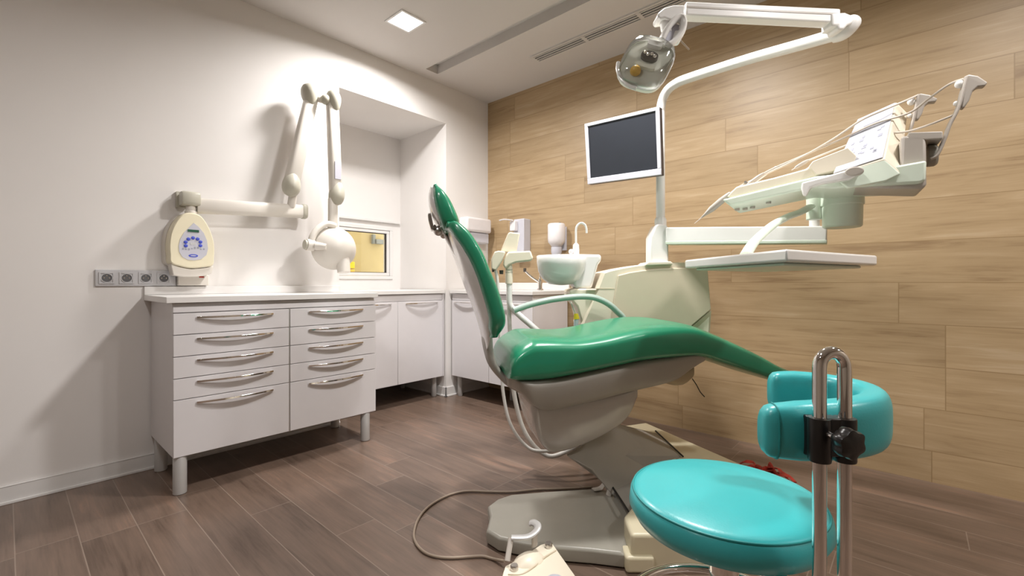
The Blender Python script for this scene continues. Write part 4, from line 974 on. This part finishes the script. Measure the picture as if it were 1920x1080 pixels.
# wrap-around backrest pad
cl = [(.404, .705), (.435, .701), (.475, .700), (.525, .706), (.572, .725), (.606, .757), (.621, .800), (.611, .842), (.583, .873), (.550, .889), (.526, .895)]
cls = spline([L(a_, b__, 0) for a_, b__ in cl], 6)
rings = []; nn = len(cls)
zc = 0.742
for i, p in enumerate(cls):
    t_ = (cls[min(i + 1, nn - 1)] - cls[max(i - 1, 0)]).normalized(); sdv2 = t_.cross(UP).normalized()
    fr_ = min(i, nn - 1 - i) / (nn - 1); k = min(1.0, 0.93 + fr_ * 0.6)
    bul = 0.024; hh = 0.0455 * (0.95 + 0.08 * math.sin(math.pi * i / (nn - 1)))
    zc = 0.729 + 0.013 * i / (nn - 1)
    rings.append([p + UP * (zc + sup(2 * math.pi * j / 32, 3.4)[1] * hh * k) + sdv2 * (sup(2 * math.pi * j / 32, 3.0)[0] * bul * k) for j in range(32)])
def capend(r0, r1, out=0.016):
    ca = sum(r0, Vector()) / len(r0); cb_ = sum(r1, Vector()) / len(r1); d_ = (ca - cb_).normalized(); o_ = []
    for q in (25, 50, 72):
        s_ = math.sin(math.radians(q)); c_ = math.cos(math.radians(q))
        o_.append([ca + d_ * out * s_ + (p - ca) * (0.45 + 0.55 * c_) for p in r0])
    return o_
rings = list(reversed(capend(rings[0], rings[1]))) + rings + capend(rings[-1], rings[-2])
MB().loft(rings).build('backrest', 'turquoise_vinyl', stool, angle=80)
sring = rings[4]
MB().tube([p + (p - sum(sring, Vector()) / len(sring)).normalized() * 0.0005 for p in sring], 0.0014, 6, closed=True).build('backrest_seam', 'turquoise_seam', stool)
# clamp and star knob
def cq_(u, v, D): return P(u, v, D)
cb0 = [cq_(1516, 781, TD + 0.012), cq_(1604, 784, TD + 0.012), cq_(1604, 860, TD + 0.012), cq_(1516, 858, TD + 0.012)]
MB().prism(cb0, V3 * 0.018).build('clamp_plate', 'black_plastic', stool, bevel=0.003)
for u_ in (1536.5, 1583.5): 
    a_ = P(u_, 783, TD); b__ = P(u_, 864, TD)
    MB().lathe([(0.0145, 0), (0.0150, 0.002), (0.0150, a_.z - b__.z - 0.002), (0.0145, a_.z - b__.z)], b__, UP, 28).build('clamp_sleeve', 'black_plastic', stool)
MB().prism([cq_(1540, 786, TD - 0.009), cq_(1580, 786, TD - 0.009), cq_(1580, 858, TD - 0.009), cq_(1540, 858, TD - 0.009)], V3 * 0.024).build('clamp_bridge', 'black_plastic', stool, bevel=0.002)
kb0 = P(1552, 814, TD - 0.012); kax = (-V3 * 0.90 + R3 * 0.16 - UP * 0.05).normalized()
MB().cyl(kb0, kb0 + kax * 0.022, 0.0045, n=14).build('knob_stem', 'chrome', stool)
ka = kax.orthogonal().normalized(); kb_ = kax.cross(ka); rings = []
for h_, k in ((0.016, .55), (0.020, .62), (0.024, .92), (0.034, 1.0), (0.040, .93), (0.042, .6)):
    rings.append([kb0 + kax * h_ + (ka * math.cos(q) + kb_ * math.sin(q)) * (0.0205 * k * (1 + 0.09 * math.cos(6 * q))) for q in [2 * math.pi * j / 60 for j in range(60)]])
MB().loft(rings).build('star_knob', 'black_plastic', stool, angle=50)

# ------------------------------------------------------------------ foot pedal with its cable
ped = thing('foot_pedal', 'cream foot control pedal with grey hoop handle on the floor, beige cable looping left', 'foot pedal', L(.07, 1.38, 0))
bo = [(-.028, 1.385), (-.022, 1.415), (-.006, 1.428), (.02, 1.452), (.06, 1.492), (.098, 1.532), (.120, 1.543), (.140, 1.535), (.147, 1.512), (.160, 1.47), (.205, 1.33), (.23, 1.20), (.22, 1.10), (-.02, 1.10), (-.036, 1.20), (-.034, 1.34)]
pz = 0.072
pt = [L(a_, b__, 0) for a_, b__ in bo]; pcn = sum(pt, Vector()) / len(pt)
def psc(k, z): return [Vector((pcn.x + (p.x - pcn.x) * k, pcn.y + (p.y - pcn.y) * k, z)) for p in pt]
MB().loft([psc(1.02, 0.001), psc(1.015, 0.02), psc(1.0, pz - 0.006), psc(0.975, pz)]).build('housing', 'unit_cream', ped, angle=30)
rotm = Matrix.Rotation(math.atan2(R3.y, R3.x) + math.radians(35), 3, 'Z')
MB().ball(L(.055, 1.445, pz - 0.018), 0.062, (1.0, 0.72, 0.62), rotm).build('dome', 'unit_cream', ped)
MB().tube(spline([L(-.012, 1.372, pz + 0.002), L(.03, 1.375, pz + 0.001), L(.07, 1.41, pz + 0.003), L(.105, 1.455, pz + 0.003), L(.145, 1.495, pz + 0.001)], 6), 0.0028, 8).build('edge_bead', 'unit_panel', ped)
for l_, d_ in ((.007, 1.398), (.123, 1.517)):
    MB().lathe([(0.0125, 0), (0.0125, 0.012), (0.0105, 0.015)], L(l_, d_, pz), UP, 24).build('screw', 'brushed_steel', ped)
MB().lathe([(0.033, 0), (0.033, 0.004), (0.026, 0.010), (0.008, 0.013)], L(.128, 1.335, pz), UP, 32).build('round_button', 'panel_silver', ped)
hz = 0.115
hpn = [P(u, v, D) for u, v, D in [(959,1008,1.46),(972,1008,1.46),(988,1007,1.465),(1000,1001,1.475),(1008,992,1.49),(1007,984,1.51),(1000,980,1.525),(994,981,1.53)]]
MB().tube(spline(hpn, 6), 0.0135, 12, flat=(0.95, 0.5)).build('hoop_handle', 'leg_grey', ped)
MB().tube([P(958, 1009, 1.46), P(951, 1052, 1.415)], 0.009, 8, flat=(1.0, 0.5)).build('hoop_leg', 'unit_grey', ped)
MB().tube([P(1003, 1003, 1.475), P(1002, 1024, 1.475)], 0.013, 10, flat=(1.0, 0.5)).build('hoop_leg', 'unit_grey', ped)
cbl = [(1112,917),(1060,920.5),(1010,921.5),(960,922.5),(915,922),(880,921),(852,925),(825,936),(800,953),(783,975),(776,1000),(780,1018),(794,1034),(815,1043),(845,1046),(880,1044),(905,1043),(925,1048),(946,1060)]
pts_ = [onZ(u, v, 0.006) for u, v in cbl]
for i in range(3): pts_[i] = onZ(cbl[i][0], cbl[i][1], 0.006) + V3 * 0.02
pts_[-1].z = 0.02
MB().tube(spline(pts_, 7), 0.0050, 10).build('cable', 'cable_beige', ped)

# ------------------------------------------------------------------ red cloth on the floor behind the stool
rc = thing('red_straps', 'crumpled red straps lying on the floor by the wood wall behind the stool', 'strap', onZ(1430, 880, 0.0))
rg = random.Random(11)
for k in range(7):
    u0 = 1385 + k * 11; base = []
    for j in range(5):
        u = u0 + j * 9 + rg.uniform(-4, 4); v = 866 + (u - 1388) * 0.33 + rg.uniform(-6, 10)
        z = 0.008 + 0.035 * math.sin(math.pi * j / 4) * rg.uniform(.4, 1)
        base.append(onZ(u, v + 6, 0.006) + UP * z)
    MB().tube(spline(base, 5), 0.0075, 8, flat=(1.7, 0.5)).build('strap', 'red_cloth', rc)
